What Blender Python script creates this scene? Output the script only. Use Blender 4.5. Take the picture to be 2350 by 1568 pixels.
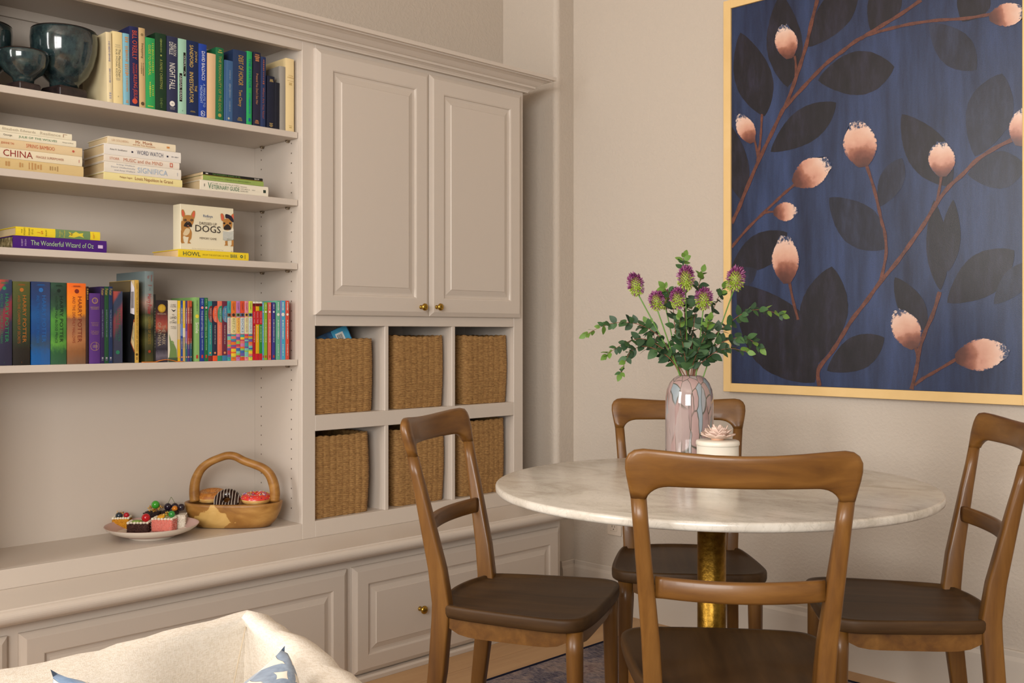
import bpy, bmesh, math, random
from mathutils import Matrix, Vector
random.seed(7)
for o in list(bpy.data.objects): bpy.data.objects.remove(o, do_unlink=True)
SC = bpy.context.scene
COL = SC.collection

# ---------------------------------------------------------------- camera
CAM_H, FPX, YAW = 1.10, 2355.0, math.radians(45.03)
CXP, HYP = 1175.0, 763.5
cam_d = bpy.data.cameras.new('camera'); cam = bpy.data.objects.new('camera', cam_d); COL.objects.link(cam)
cam.location = (0, 0, CAM_H); cam.rotation_euler = (math.pi/2, 0, YAW)
cam_d.sensor_width = 36.0; cam_d.lens = 36.0*FPX/2350.0
cam_d.shift_y = -(784.0-HYP)/2350.0
cam_d.clip_start = 0.05; cam_d.clip_end = 60
SC.camera = cam

# ---------------------------------------------------------------- light and exposure
SC.view_settings.view_transform = 'Standard'; SC.view_settings.look = 'None'
SC.view_settings.gamma = 1.0; SC.view_settings.use_curve_mapping = False
SC.view_settings.exposure = 0.0
W = bpy.data.worlds.new('world'); SC.world = W; W.use_nodes = True
bg = W.node_tree.nodes['Background']; bg.inputs[0].default_value = (1.0, 0.97, 0.93, 1); bg.inputs[1].default_value = 0.34

def area_light(name, loc, target, sx, sy, power, col=(1, .93, .84)):
    l = bpy.data.lights.new(name, 'AREA'); l.shape = 'RECTANGLE'; l.size = sx; l.size_y = sy
    l.energy = power; l.color = col
    o = bpy.data.objects.new(name, l); COL.objects.link(o); o.location = loc
    d = Vector(target) - Vector(loc); o.rotation_euler = d.to_track_quat('-Z', 'Y').to_euler()
    return o
# daylight of the two windows in the wall behind the camera
area_light('window_daylight_front', (0.95, -2.34, 1.75), (-1.9, 2.0, 1.30), 2.3, 1.7, 205, (1, .975, .94))
area_light('window_daylight_left', (-2.42, -2.34, 1.95), (-1.7, 2.5, 1.4), 1.05, 1.75, 78, (1, .985, .96))

# ---------------------------------------------------------------- picture-plane helpers (points of the place from sight lines)
_s, _c = math.sin(YAW), math.cos(YAW)
def ray(x, y):
    a = (x-CXP)/FPX; b = (HYP-y)/FPX
    return Vector((-_s+_c*a, _c+_s*a, b))
CAM = Vector((0, 0, CAM_H))
def onX(x, y, X): d = ray(x, y); return CAM + d*(X/d.x)
def onY(x, y, Y): d = ray(x, y); return CAM + d*(Y/d.y)
def onZ(x, y, Z): d = ray(x, y); return CAM + d*((Z-CAM_H)/d.z)
def deep(x, y, t): return CAM + ray(x, y)*t

# ---------------------------------------------------------------- colour and material helpers
def s2l(v): return v/12.92 if v <= .04045 else ((v+.055)/1.055)**2.4
def rgb(h):
    if isinstance(h, str):
        h = h.lstrip('#'); return tuple(s2l(int(h[i:i+2], 16)/255) for i in (0, 2, 4))+(1,)
    return tuple(h)+(1,) if len(h) == 3 else tuple(h)
MATS = {}
def newmat(name):
    m = bpy.data.materials.new(name); m.use_nodes = True
    nt = m.node_tree; return m, nt, nt.nodes['Principled BSDF']
def N(nt, t, **kw):
    n = nt.nodes.new(t)
    for k, v in kw.items():
        if k == 'ins':
            for a, b in v.items(): n.inputs[a].default_value = b
        else: setattr(n, k, v)
    return n
def L(nt, a, b): nt.links.new(a, b)
def mat(col, rough=.5, spec=.5, metal=0, bump=0, bscale=200, coat=0, name=None, sheen=0):
    key = ('p', col if isinstance(col, str) else tuple(col), rough, spec, metal, bump, bscale, coat, sheen)
    if key in MATS: return MATS[key]
    m, nt, b = newmat(name or 'paint')
    b.inputs['Base Color'].default_value = rgb(col); b.inputs['Roughness'].default_value = rough
    b.inputs['Specular IOR Level'].default_value = spec; b.inputs['Metallic'].default_value = metal
    b.inputs['Coat Weight'].default_value = coat; b.inputs['Sheen Weight'].default_value = sheen
    if bump:
        tc = N(nt, 'ShaderNodeTexCoord'); no = N(nt, 'ShaderNodeTexNoise', ins={'Scale': bscale, 'Detail': 3.0})
        bp = N(nt, 'ShaderNodeBump', ins={'Strength': bump, 'Distance': .002})
        L(nt, tc.outputs['Object'], no.inputs['Vector']); L(nt, no.outputs['Fac'], bp.inputs['Height']); L(nt, bp.outputs['Normal'], b.inputs['Normal'])
    MATS[key] = m; return m
def ramp(nt, stops, interp='LINEAR'):
    r = N(nt, 'ShaderNodeValToRGB'); cr = r.color_ramp; cr.interpolation = interp
    while len(cr.elements) < len(stops): cr.elements.new(.5)
    for e, (p, c) in zip(cr.elements, stops): e.position = p; e.color = rgb(c)
    return r
def noisemat(name, stops, scale=(5, 5, 5), detail=4, rough=.5, spec=.5, bump=0, bscale=None, coord='Object', distort=0, coat=0, rot=(0, 0, 0), nrough=.55, bdist=.002, sheen=0):
    m, nt, b = newmat(name)
    tc = N(nt, 'ShaderNodeTexCoord'); mp = N(nt, 'ShaderNodeMapping'); mp.inputs['Scale'].default_value = scale; mp.inputs['Rotation'].default_value = rot
    no = N(nt, 'ShaderNodeTexNoise', ins={'Scale': 1.0, 'Detail': detail, 'Distortion': distort, 'Roughness': nrough})
    L(nt, tc.outputs[coord], mp.inputs['Vector']); L(nt, mp.outputs[0], no.inputs['Vector'])
    r = ramp(nt, stops); L(nt, no.outputs['Fac'], r.inputs[0]); L(nt, r.outputs[0], b.inputs['Base Color'])
    b.inputs['Roughness'].default_value = rough; b.inputs['Specular IOR Level'].default_value = spec; b.inputs['Coat Weight'].default_value = coat
    b.inputs['Sheen Weight'].default_value = sheen
    if bump:
        n2 = no
        if bscale:
            n2 = N(nt, 'ShaderNodeTexNoise', ins={'Scale': bscale, 'Detail': 4.0}); L(nt, tc.outputs[coord], n2.inputs['Vector'])
        bp = N(nt, 'ShaderNodeBump', ins={'Strength': bump, 'Distance': bdist})
        L(nt, n2.outputs['Fac'], bp.inputs['Height']); L(nt, bp.outputs['Normal'], b.inputs['Normal'])
    return m

# ---------------------------------------------------------------- mesh helpers
class MB:
    def __init__(s): s.v = []; s.f = []; s.m = []; s.sm = []
    def add(s, vs, fs, mi=0, smooth=False):
        o = len(s.v); s.v += [tuple(x) for x in vs]
        for f in fs: s.f.append(tuple(i+o for i in f)); s.m.append(mi); s.sm.append(smooth)
        return s
    def box(s, a, b, mi=0):
        x0, y0, z0 = (min(a[i], b[i]) for i in range(3)); x1, y1, z1 = (max(a[i], b[i]) for i in range(3))
        vs = [(x0, y0, z0), (x1, y0, z0), (x1, y1, z0), (x0, y1, z0), (x0, y0, z1), (x1, y0, z1), (x1, y1, z1), (x0, y1, z1)]
        return s.add(vs, [(0, 3, 2, 1), (4, 5, 6, 7), (0, 1, 5, 4), (1, 2, 6, 5), (2, 3, 7, 6), (3, 0, 4, 7)], mi)
    def loft(s, rings, close=True, caps=True, mi=0, smooth=True):
        n = len(rings[0]); vs = [p for r in rings for p in r]; fs = []
        for i in range(len(rings)-1):
            for j in range(n if close else n-1):
                k = (j+1) % n; fs.append((i*n+j, i*n+k, (i+1)*n+k, (i+1)*n+j))
        if caps and close:
            fs.append(tuple(reversed(range(n)))); fs.append(tuple((len(rings)-1)*n+j for j in range(n)))
        return s.add(vs, fs, mi, smooth)
    def lathe(s, prof, n=32, c=(0, 0, 0), mi=0, smooth=True, caps=True):
        rings = [[(c[0]+r*math.cos(2*math.pi*j/n), c[1]+r*math.sin(2*math.pi*j/n), c[2]+z) for j in range(n)] for r, z in prof]
        return s.loft(rings, True, caps, mi, smooth)
    def tube(s, pts, rad, n=8, mi=0, smooth=True, caps=True):
        P = [Vector(p) for p in pts]; rs = rad if isinstance(rad, (list, tuple)) else [rad]*len(P); rings = []
        up = Vector((0, 0, 1)); prev = None
        for i, p in enumerate(P):
            t = (P[min(i+1, len(P)-1)]-P[max(i-1, 0)]).normalized()
            if prev is None:
                a = t.cross(up if abs(t.z) < .9 else Vector((1, 0, 0))).normalized()
            else:
                a = (prev - t*prev.dot(t)).normalized()
            prev = a; b = t.cross(a)
            rings.append([p+(a*math.cos(2*math.pi*j/n)+b*math.sin(2*math.pi*j/n))*rs[i] for j in range(n)])
        return s.loft(rings, True, caps, mi, smooth)
    def ball(s, c, r, n=12, m=8, sc=(1, 1, 1), mi=0):
        prof = [(max(r*math.sin(math.pi*i/m), 1e-5), -r*math.cos(math.pi*i/m)) for i in range(m+1)]
        rings = [[(c[0]+sc[0]*q*math.cos(2*math.pi*j/n), c[1]+sc[1]*q*math.sin(2*math.pi*j/n), c[2]+sc[2]*z) for j in range(n)] for q, z in prof]
        return s.loft(rings, True, False, mi, True)
    def mesh(s, name, mats):
        me = bpy.data.meshes.new(name); me.from_pydata(s.v, [], s.f)
        for m in (mats if isinstance(mats, (list, tuple)) else [mats]): me.materials.append(m)
        me.polygons.foreach_set('material_index', s.m); me.polygons.foreach_set('use_smooth', s.sm); me.update()
        return me
    def build(s, name, mats, parent=None, bevel=0, seg=2, fixn=False, merge=False):
        me = s.mesh(name, mats)
        if bevel or fixn or merge:
            bm = bmesh.new(); bm.from_mesh(me)
            if merge: bmesh.ops.remove_doubles(bm, verts=bm.verts, dist=1e-5)
            if fixn: bmesh.ops.recalc_face_normals(bm, faces=bm.faces)
            if bevel:
                ed = [e for e in bm.edges if len(e.link_faces) == 2 and e.calc_face_angle(0) > .5]
                bmesh.ops.bevel(bm, geom=ed, offset=bevel, segments=seg, profile=.5, affect='EDGES', clamp_overlap=True)
            bm.to_mesh(me); bm.free()
        return link(name, me, parent)
def link(name, me, parent=None):
    o = bpy.data.objects.new(name, me); COL.objects.link(o)
    if parent: o.parent = parent
    return o
def empty(name, loc=(0, 0, 0), rz=0):
    o = bpy.data.objects.new(name, None); COL.objects.link(o); o.location = loc; o.rotation_euler = (0, 0, rz); o.empty_display_size = .05
    return o
def tag(o, label=None, cat=None, group=None, kind=None):
    if label: o['label'] = label
    if cat: o['category'] = cat
    if group: o['group'] = group
    if kind: o['kind'] = kind
    return o
def copy_tree(o, parent=None):
    c = o.copy(); COL.objects.link(c); c.parent = parent
    for ch in list(o.children): copy_tree(ch, c)
    return c
def smoothstep(a, b, x):
    t = max(0, min(1, (x-a)/(b-a))); return t*t*(3-2*t)

# text as flat print: outlines of the built-in font, cached per string
_TXT = {}
def text2d(s):
    if s in _TXT: return _TXT[s]
    cu = bpy.data.curves.new('t', 'FONT'); cu.body = s; cu.resolution_u = 2
    ob = bpy.data.objects.new('t', cu); COL.objects.link(ob)
    me = bpy.data.meshes.new_from_object(ob.evaluated_get(bpy.context.evaluated_depsgraph_get()))
    vs = [(v.co.x, v.co.y) for v in me.vertices]; fs = [tuple(p.vertices) for p in me.polygons]
    bpy.data.objects.remove(ob, do_unlink=True); bpy.data.curves.remove(cu); bpy.data.meshes.remove(me)
    xs = [v[0] for v in vs] or [0, 1]; ys = [v[1] for v in vs] or [0, 1]
    x0, x1, y0, y1 = min(xs), max(xs), min(ys), max(ys)
    vs = [((x-x0)/max(x1-x0, 1e-6), (y-y0)/max(y1-y0, 1e-6)) for x, y in vs]
    _TXT[s] = (vs, fs, (x1-x0)/max(y1-y0, 1e-6)); return _TXT[s]
def put_text(mb, s, org, ux, uy, w, h, mi=0):
    """text box of width w along ux and height h along uy, lower left at org"""
    vs, fs, asp = text2d(s); org, ux, uy = Vector(org), Vector(ux), Vector(uy)
    mb.add([org+ux*(x*w)+uy*(y*h) for x, y in vs], fs, mi)

# ================================================================ the room
def wallmat(name, col, bump=.10):
    m, nt, b = newmat(name)
    b.inputs['Base Color'].default_value = rgb(col); b.inputs['Roughness'].default_value = .62; b.inputs['Specular IOR Level'].default_value = .3
    tc = N(nt, 'ShaderNodeTexCoord')
    no = N(nt, 'ShaderNodeTexNoise', ins={'Scale': 95.0, 'Detail': 2.0, 'Roughness': .5})
    rr = ramp(nt, [(.42, (0, 0, 0)), (.66, (1, 1, 1))]); L(nt, tc.outputs['Object'], no.inputs['Vector']); L(nt, no.outputs['Fac'], rr.inputs[0])
    bp = N(nt, 'ShaderNodeBump', ins={'Strength': bump, 'Distance': .004}); L(nt, rr.outputs[0], bp.inputs['Height']); L(nt, bp.outputs['Normal'], b.inputs['Normal'])
    return m
M_WALL = wallmat('wall_paint', 'BFB4A7', .16)
M_CEIL = mat('DDD0C0', .7)
M_CAB = mat('CABFB3', .38, .45, bump=.03, bscale=60, name='cabinet_paint')
M_TRIM = mat('C4BAAE', .42, .4, name='trim_paint')
XR, YW, YBK, XST = -3.10, 3.044, 3.147, -2.794     # rear wall of the niche, short wall, back wall, strip wall
ZC = 3.0
def st(o): return tag(o, kind='structure')
# floor of pale oak boards, each board a piece
fl = empty('floor'); st(fl)
M_OAK = noisemat('oak', [(.3, 'A9855F'), (.55, 'B8946C'), (.8, 'C2A077')], scale=(14, 1.2, 8), detail=6, rough=.5, spec=.35)
BW = .127
bmesh_board = {}
ys = [-2.4, -.9, .6, 2.1, 3.16]
for i in range(46):
    x0 = -3.12 + i*BW
    off = (i*0.617) % 1.3
    cuts = [-2.4] + [c for c in (-2.4+off+k*1.45 for k in range(5)) if -2.2 < c < 3.0] + [3.16]
    for a, b in zip(cuts[:-1], cuts[1:]):
        mb = MB().box((x0+.0006, a+.0006, -.02), (x0+BW-.0006, b-.0006, 0)); mb.build('floor_board', M_OAK, fl)
mb = MB().box((-3.12, -2.4, -.03), (2.75, 3.16, -.012)); mb.build('floor_joint', mat('6E5238', .8), fl)
# walls
T = .1
st(MB().box((XST, YBK, 0), (2.75, YBK+T, ZC)).build('wall_back', M_WALL))
# short wall with the rounded outer corner that ends the niche: profile in plan
R = .022
prof = [(XR-.02, YW), (XST-R, YW)]
for k in range(1, 9):
    a = math.pi/2*k/8; prof.append((XST-R+R*math.sin(a), YW+R-R*math.cos(a)))
prof += [(XST, YBK+T), (XR-.02, YBK+T)]
st(MB().loft([[(x, y, z) for x, y in prof] for z in (0, ZC)], smooth=False).build('wall_corner', M_WALL, fixn=True))
mb = MB().box((XR-T, .2-.6, 0), (XR, YBK+T, ZC)); st(mb.build('wall_left', M_WALL))
# wall behind the camera with its two windows
mb = MB().box((XR-T, -2.4, 0), (XR, -.4, ZC)); st(mb.build('wall_left_far', M_WALL))
mb = MB(); Y0, Y1 = -2.5, -2.4
for a, b in (((-3.2, 0), (2.85, .85)), ((-3.2, 2.88), (2.85, ZC)), ((-3.2, .85), (-3.0, 2.88)), ((-1.85, .85), (-.25, 2.88)), ((-.25, 2.62), (2.15, 2.88)), ((2.15, .85), (2.85, 2.88))): mb.box((a[0], Y0, a[1]), (b[0], Y1, b[1]))
st(mb.build('wall_front', M_WALL))
for nm, xs_, zs_ in (('window_1', (-3.0, -2.445, -1.89), (.85, 1.85, 2.84)), ('window_2', (-.25, .53, 1.32, 2.11), (.85, 1.72, 2.58))):
    mb = MB()
    for z in zs_: mb.box((xs_[0], Y0+.02, z), (xs_[-1]+.04, Y1-.03, z+.04))
    for x in xs_: mb.box((x, Y0+.02, zs_[0]), (x+.04, Y1-.03, zs_[-1]+.04))
    st(mb.build(nm, mat('EDE8E0', .4)))
st(MB().box((-3.2, -2.5, ZC), (2.85, YBK+T, ZC+.08)).build('ceiling', M_CEIL))
# baseboards
def base_prof(h=.176, t=.015):
    return [(0, 0), (t, 0), (t, h-.045), (t*.95, h-.03), (t*.62, h-.018), (t*.6, h-.004), (t*.45, h), (0, h)]
BP = base_prof()
rings = [[(x, YBK-o-.0003, z) for o, z in BP] for x in (XST+.0155, 2.75)]
st(MB().loft(rings, smooth=False).build('baseboard_back', M_TRIM, fixn=True))
rings = [[(XST+o+.0003, y, z) for o, z in BP] for y in (YW+R, YBK-.0003)]
st(MB().loft(rings, smooth=False).build('baseboard_corner', M_TRIM, fixn=True))
# wall outlet
out = empty('wall_outlet', (0, 0, 0)); tag(out, 'beige wall outlet with two sockets low on the wall behind the table', 'outlet')
p0 = onY(1395, 1232, YBK); px = p0.x; zb = .300
mb = MB().box((px, YBK-.006, zb), (px+.070, YBK-.0003, zb+.114)); mb.build('cover_plate', mat('CDBFAF', .4), out, bevel=.003)
for dz in (.022, .070):
    MB().box((px+.018, YBK-.0085, zb+dz-.004), (px+.052, YBK-.006, zb+dz+.024)).build('socket', mat('C9BBAA', .4), out, bevel=.004)
    mb = MB()
    mb.box((px+.027, YBK-.0088, zb+dz+.010), (px+.029, YBK-.0084, zb+dz+.018)); mb.box((px+.040, YBK-.0088, zb+dz+.010), (px+.042, YBK-.0084, zb+dz+.017))
    mb.box((px+.0335, YBK-.0088, zb+dz+.001), (px+.0375, YBK-.0084, zb+dz+.005)); mb.build('slots', mat('30271F', .6), out)
# rug
M_RUG = None
def rugmat():
    m, nt, b = newmat('rug')
    tc = N(nt, 'ShaderNodeTexCoord'); g = tc.outputs['Object']
    n1 = N(nt, 'ShaderNodeTexNoise', ins={'Scale': 9.0, 'Detail': 5.0, 'Roughness': .65, 'Distortion': .6}); L(nt, g, n1.inputs['Vector'])
    r1 = ramp(nt, [(.30, '1F2440'), (.42, '3A3F5C'), (.50, '7C6F73'), (.58, '8E7B74'), (.68, '6B4A50'), (.8, '32324A')]); L(nt, n1.outputs['Fac'], r1.inputs[0])
    mp = N(nt, 'ShaderNodeMapping'); mp.inputs['Scale'].default_value = (60, 260, 60); L(nt, g, mp.inputs['Vector'])
    n2 = N(nt, 'ShaderNodeTexNoise', ins={'Scale': 1.0, 'Detail': 3.0, 'Roughness': .7}); L(nt, mp.outputs[0], n2.inputs['Vector'])
    r2 = ramp(nt, [(.35, '2A2A40'), (.65, 'B7A79C')]); L(nt, n2.outputs['Fac'], r2.inputs[0])
    mx = N(nt, 'ShaderNodeMix', data_type='RGBA', blend_type='MIX'); mx.inputs[0].default_value = .45
    L(nt, r1.outputs[0], mx.inputs[6]); L(nt, r2.outputs[0], mx.inputs[7]); L(nt, mx.outputs[2], b.inputs['Base Color'])
    b.inputs['Roughness'].default_value = .95; b.inputs['Specular IOR Level'].default_value = .1
    bp = N(nt, 'ShaderNodeBump', ins={'Strength': .5, 'Distance': .003}); L(nt, n2.outputs['Fac'], bp.inputs['Height']); L(nt, bp.outputs['Normal'], b.inputs['Normal'])
    return m
RX0, RX1, RY0, RY1 = -2.341, .25, .75, 3.026
rug = empty('rug'); tag(rug, 'distressed blue and mauve area rug with navy edge under the table', 'rug')
MB().box((RX0+.012, RY0+.012, .0004), (RX1-.012, RY1-.012, .008)).build('rug_field', rugmat(), rug)
M_BIND = mat('14182E', .9, .1)
for a, b in (((RX0, RY0), (RX0+.012, RY1)), ((RX1-.012, RY0), (RX1, RY1)), ((RX0+.012, RY0), (RX1-.012, RY0+.012)), ((RX0+.012, RY1-.012), (RX1-.012, RY1))):
    MB().box((a[0], a[1], .0004), (b[0], b[1], .009)).build('binding', M_BIND, rug)

# ================================================================ built-in cabinets along the left wall
KS, XF = .9387, -2.80
def ky(y): return y*KS
def kz(z): return CAM_H-(CAM_H-z)*KS
YS = ky(1.968)            # right side of the open bay = left edge of the stile
YL0 = .832                # left side of the open bay, just out of the picture
YE = 2.857                # right end of the upper unit
ZB, ZT, ZCR = kz(.447), kz(2.064), kz(2.097)
XBK = -3.088
ZCT = .436                # top of the long counter
def raised_panel(mb, org, w, h, prof):
    """panel in the plane X=const facing +X: org = lower corner (x,y,z); prof = [(inset, height)]"""
    rings = []
    for ins, ht in prof:
        rings.append([(org[0]+ht, org[1]+ins, org[2]+ins), (org[0]+ht, org[1]+w-ins, org[2]+ins), (org[0]+ht, org[1]+w-ins, org[2]+h-ins), (org[0]+ht, org[1]+ins, org[2]+h-ins)])
    mb.loft(rings, smooth=False)
DOORP = [(0, 0), (0, .011), (.003, .013), (.014, .019), (.016, .020), (.062, .020), (.066, .018), (.068, .0135), (.073, .0125), (.078, .0125), (.096, .0185), (.098, .0205), (.100, .0205)]
def knob(parent, x, y, z, s=1.0):
    prof = [(.0078, 0), (.0078, .003), (.0050, .006), (.0048, .012), (.0075, .0155), (.0118, .0185), (.0138, .0225), (.0130, .0265), (.0085, .0295), (.003, .0303), (1e-4, .0303)]
    mb = MB(); n = 20
    rings = [[(x+zz*s, y+r*s*math.cos(2*math.pi*j/n), z+r*s*math.sin(2*math.pi*j/n)) for j in range(n)] for r, zz in prof]
    mb.loft(rings); o = mb.build('knob', M_BRASS, parent, fixn=True); o['label'] = 'small round brass knob'; return o
M_BRASS = mat('B08D3E', .26, .5, 1.0, name='brass')

# --- open bookcase bay
bc = empty('bookcase', (0, 0, 0)); tag(bc, 'tall taupe built-in bookcase bay with four open shelves', 'bookcase')
ZCEIL = 2.026
MB().box((XBK-.010, YL0-.02, ZCT+.0001), (XBK, YS-.0003, ZCEIL+.02)).build('back_panel', M_CAB, bc)
MB().box((XBK, YL0-.02, ZCT+.0001), (XF-.02, YL0, ZCEIL)).build('side_panel', M_CAB, bc)
MB().box((XBK, YL0, ZCEIL), (XF-.02, YS-.0003, ZCEIL+.018)).build('top_panel', M_CAB, bc)
MB().box((XBK, YL0, ZB-.018), (XF-.02, YS-.0003, ZB)).build('bottom_panel', M_CAB, bc)
MB().box((XBK+.0003, YL0, 1.999), (XBK+.012, YS-.0003, ZCEIL)).build('cleat', M_CAB, bc)
# face frame pieces of the bay
MB().box((XF-.02, YL0-.05, ZCT+.0001), (XF, YL0, kz(2.1))).build('stile', M_CAB, bc, bevel=.0012, seg=1)
MB().box((XF-.02, YL0, ZT), (XF, YS-.0003, kz(2.1))).build('top_rail', M_CAB, bc, bevel=.0012, seg=1)
MB().box((XF-.02, YL0, ZCT+.0001), (XF, YS-.0003, ZB)).build('bottom_rail', M_CAB, bc, bevel=.0012, seg=1)
XSH = -2.823
SHELF = [1.7445, 1.5275, 1.3225, 1.0135]
STH = .0195
M_STEEL = mat('9A8C78', .4, .5, .9)
for zt in SHELF:
    s = MB().box((XBK+.002, YL0+.001, zt-STH), (XSH, YS-.002, zt)).build('shelf', M_CAB, bc, bevel=.001, seg=1)
    for x in (-3.03, -2.875):
        mb = MB(); mb.box((x-.006, YS-.012, zt-STH-.004), (x+.006, YS-.0005, zt-STH-.0002)); mb.tube([(x, YS-.012, zt-STH-.005), (x, YS-.0005, zt-STH-.005)], .003, 8); mb.build('shelf_pin', M_STEEL, s)
mb = MB()
for x in (-3.045, -2.862):
    z = .53
    while z < 1.98:
        r = .0026; mb.add([(x+r*math.cos(a), YS-.0004, z+r*math.sin(a)) for a in [k*math.pi/4 for k in range(8)]], [tuple(range(8))]); z += .032
tag(mb.build('pin_holes', mat('5B4C3D', .8), bc), kind='stuff')

# --- closed cupboard over six basket cubbies
cu = empty('cabinet'); tag(cu, 'taupe cabinet with two panelled doors above six basket cubbies', 'cabinet')
zr1t, zr1b, zr2t, zr2b = kz(1.123), kz(.814), kz(.760), kz(.450)
yc = [ky(2.021), ky(2.323), ky(2.340), ky(2.650), ky(2.667), ky(2.990)]
def ff(name, y0, y1, z0, z1): MB().box((XF-.02, y0, z0), (XF, y1, z1)).build(name, M_CAB, cu, bevel=.0012, seg=1)
ff('stile', YS, yc[0], ZCT+.0001, kz(2.1)); ff('stile', yc[5], YE, ZCT+.0001, kz(2.1))
ff('rail', yc[0], yc[5], zr1t, kz(1.175)); ff('rail', yc[0], yc[5], zr2t, zr1b); ff('rail', yc[0], yc[5], ZCT+.0001, zr2b); ff('rail', yc[0], yc[5], kz(2.07), kz(2.1))
for (a, b) in ((1, 2), (3, 4)): ff('divider_edge', yc[a], yc[b], zr2b, zr2t); ff('divider_edge', yc[a], yc[b], zr1b, zr1t)
MB().box((XR+.001, YE-.018, ZCT+.0001), (XF-.02, YE, kz(2.1))).build('side_panel', M_CAB, cu)
MB().box((XBK-.010, YS, ZCT+.0001), (XBK, YE-.018, kz(2.1))).build('back_panel', M_CAB, cu)
MB().box((XBK, YS, ZCT+.0001), (XF-.02, YS+.02, kz(2.1))).build('side_panel', M_CAB, cu)
for z in (zr2b, zr1b): MB().box((XBK, YS+.021, z-.018), (XF-.02, YE-.018, z)).build('cubby_floor', M_CAB, cu)
for z in (zr2t, zr1t): MB().box((XBK, YS+.021, z), (XF-.02, YE-.018, z+.016)).build('cubby_top', M_CAB, cu)
for (a, b) in ((1, 2), (3, 4)):
    for z0, z1 in ((zr2b, zr2t), (zr1b, zr1t)): MB().box((XBK, yc[a]+.0005, z0), (XF-.02, yc[b]-.0005, z1)).build('divider', M_CAB, cu)
MB().box((XBK, yc[0]-.016, zr2b), (XF-.02, yc[0]-.002, zr1t)).build('cubby_side', M_CAB, cu)
MB().box((XF-.045, yc[5]+.0005, zr2b), (XF-.02, yc[5]+.02, zr1t)).build('cubby_side', M_CAB, cu)
MB().box((XBK, yc[5]+.006, zr2b), (XF-.046, yc[5]+.02, zr1t)).build('cubby_side', M_CAB, cu)
zd0, zd1 = kz(1.161), kz(2.079)
for i, (a, b) in enumerate(((ky(2.013), ky(2.5215)), (ky(2.5235), ky(3.019)))):
    mb = MB(); raised_panel(mb, (XF+.0005, a, zd0), b-a, zd1-zd0, DOORP)
    d = mb.build('door', M_CAB, cu, fixn=True)
    kp = onX(970 if i == 0 else 1006, 705, XF+.03); knob(d, XF+.0205, kp.y, kp.z, .95)

# --- crown moulding: straight run and the return at the right end
cp = [(0, 0), (.0145, 0), (.0145, .004), (.020, .010), (.0305, .0155), (.0345, .0155), (.0345, .0235), (.039, .0245), (.046, .0285), (.058, .037), (.070, .0415), (.0815, .043), (.0815, .047), (.0925, .047), (.0925, .060), (0, .060)]
mb = MB(); r0 = [(XF+o, .3, ZCR-.062+z+.060) for o, z in cp]; r1 = [(XF+o, YE+o, ZCR-.002+z) for o, z in cp]; r2 = [(XR+.001, YE+o, ZCR-.002+z) for o, z in cp]
mb.loft([r0, r1, r2], smooth=False)
cm = mb.build('trim_1', M_CAB, fixn=True); st(cm)
o = MB().box((XR+.0005, .3, ZCR+.0465), (XF-.0005, YE-.0005, ZCR+.0575)).build('trim_2', M_CAB); st(o)

# --- long counter over the base cabinet
YC1 = 2.893
pr = [(XR+.001, ZCT-.040), (-2.592, ZCT-.040)]
for k in range(0, 13):
    a = -math.pi/2+math.pi*k/12
    r = .017; pr.append((-2.592+r*math.cos(a), ZCT-.040+.003+r+r*math.sin(a)) if k else (-2.592+.004, ZCT-.037))
pr += [(-2.594, ZCT), (XR+.001, ZCT)]
mb = MB(); mb.loft([[(x, y, z) for x, z in pr] for y in (.1, YC1)], smooth=False)
ct = mb.build('countertop', M_CAB, fixn=True); tag(ct, 'long taupe painted countertop ledge below the bookcase', 'countertop')
M_CTOP = None
# --- base cabinet with wide panelled drawers
ba = empty('base_cabinet'); tag(ba, 'low taupe base cabinet with wide panelled drawer fronts', 'base cabinet')
XLF = -2.633
MB().box((XR+.001, .1, .0005), (XLF, 2.887, ZCT-.0405)).build('body', M_CAB, ba)
mb = MB(); bpf = [(0, 0), (.026, 0), (.026, .012), (.020, .017), (0, .019)]
mb.loft([[(XLF+o, y, z+.0005) for o, z in bpf] for y in (.1, 2.887)], smooth=False); mb.build('base_moulding', M_CAB, ba, fixn=True)
DRW = [(0, 0), (0, .009), (.003, .012), (.0135, .0185), (.0155, .0195), (.056, .0195), (.059, .018), (.061, .0135), (.066, .0125), (.072, .0125), (.087, .0175), (.089, .0195), (.091, .0195)]
for y0, y1 in ((-.08, .892), (.919, 1.893), (1.913, 2.870)):
    mb = MB(); raised_panel(mb, (XLF+.0005, y0, .024), y1-y0, .364-.024, DRW); d = mb.build('drawer_front', M_CAB, ba, fixn=True)
    if y0 > 1.8: knob(d, XLF+.0200, 2.180, .188, 1.0)
    else:
        knob(d, XLF+.0200, y0+.267, .188); knob(d, XLF+.0200, y1-.267, .188)
kk = onX(965, 1402, XLF+.03)

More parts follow.
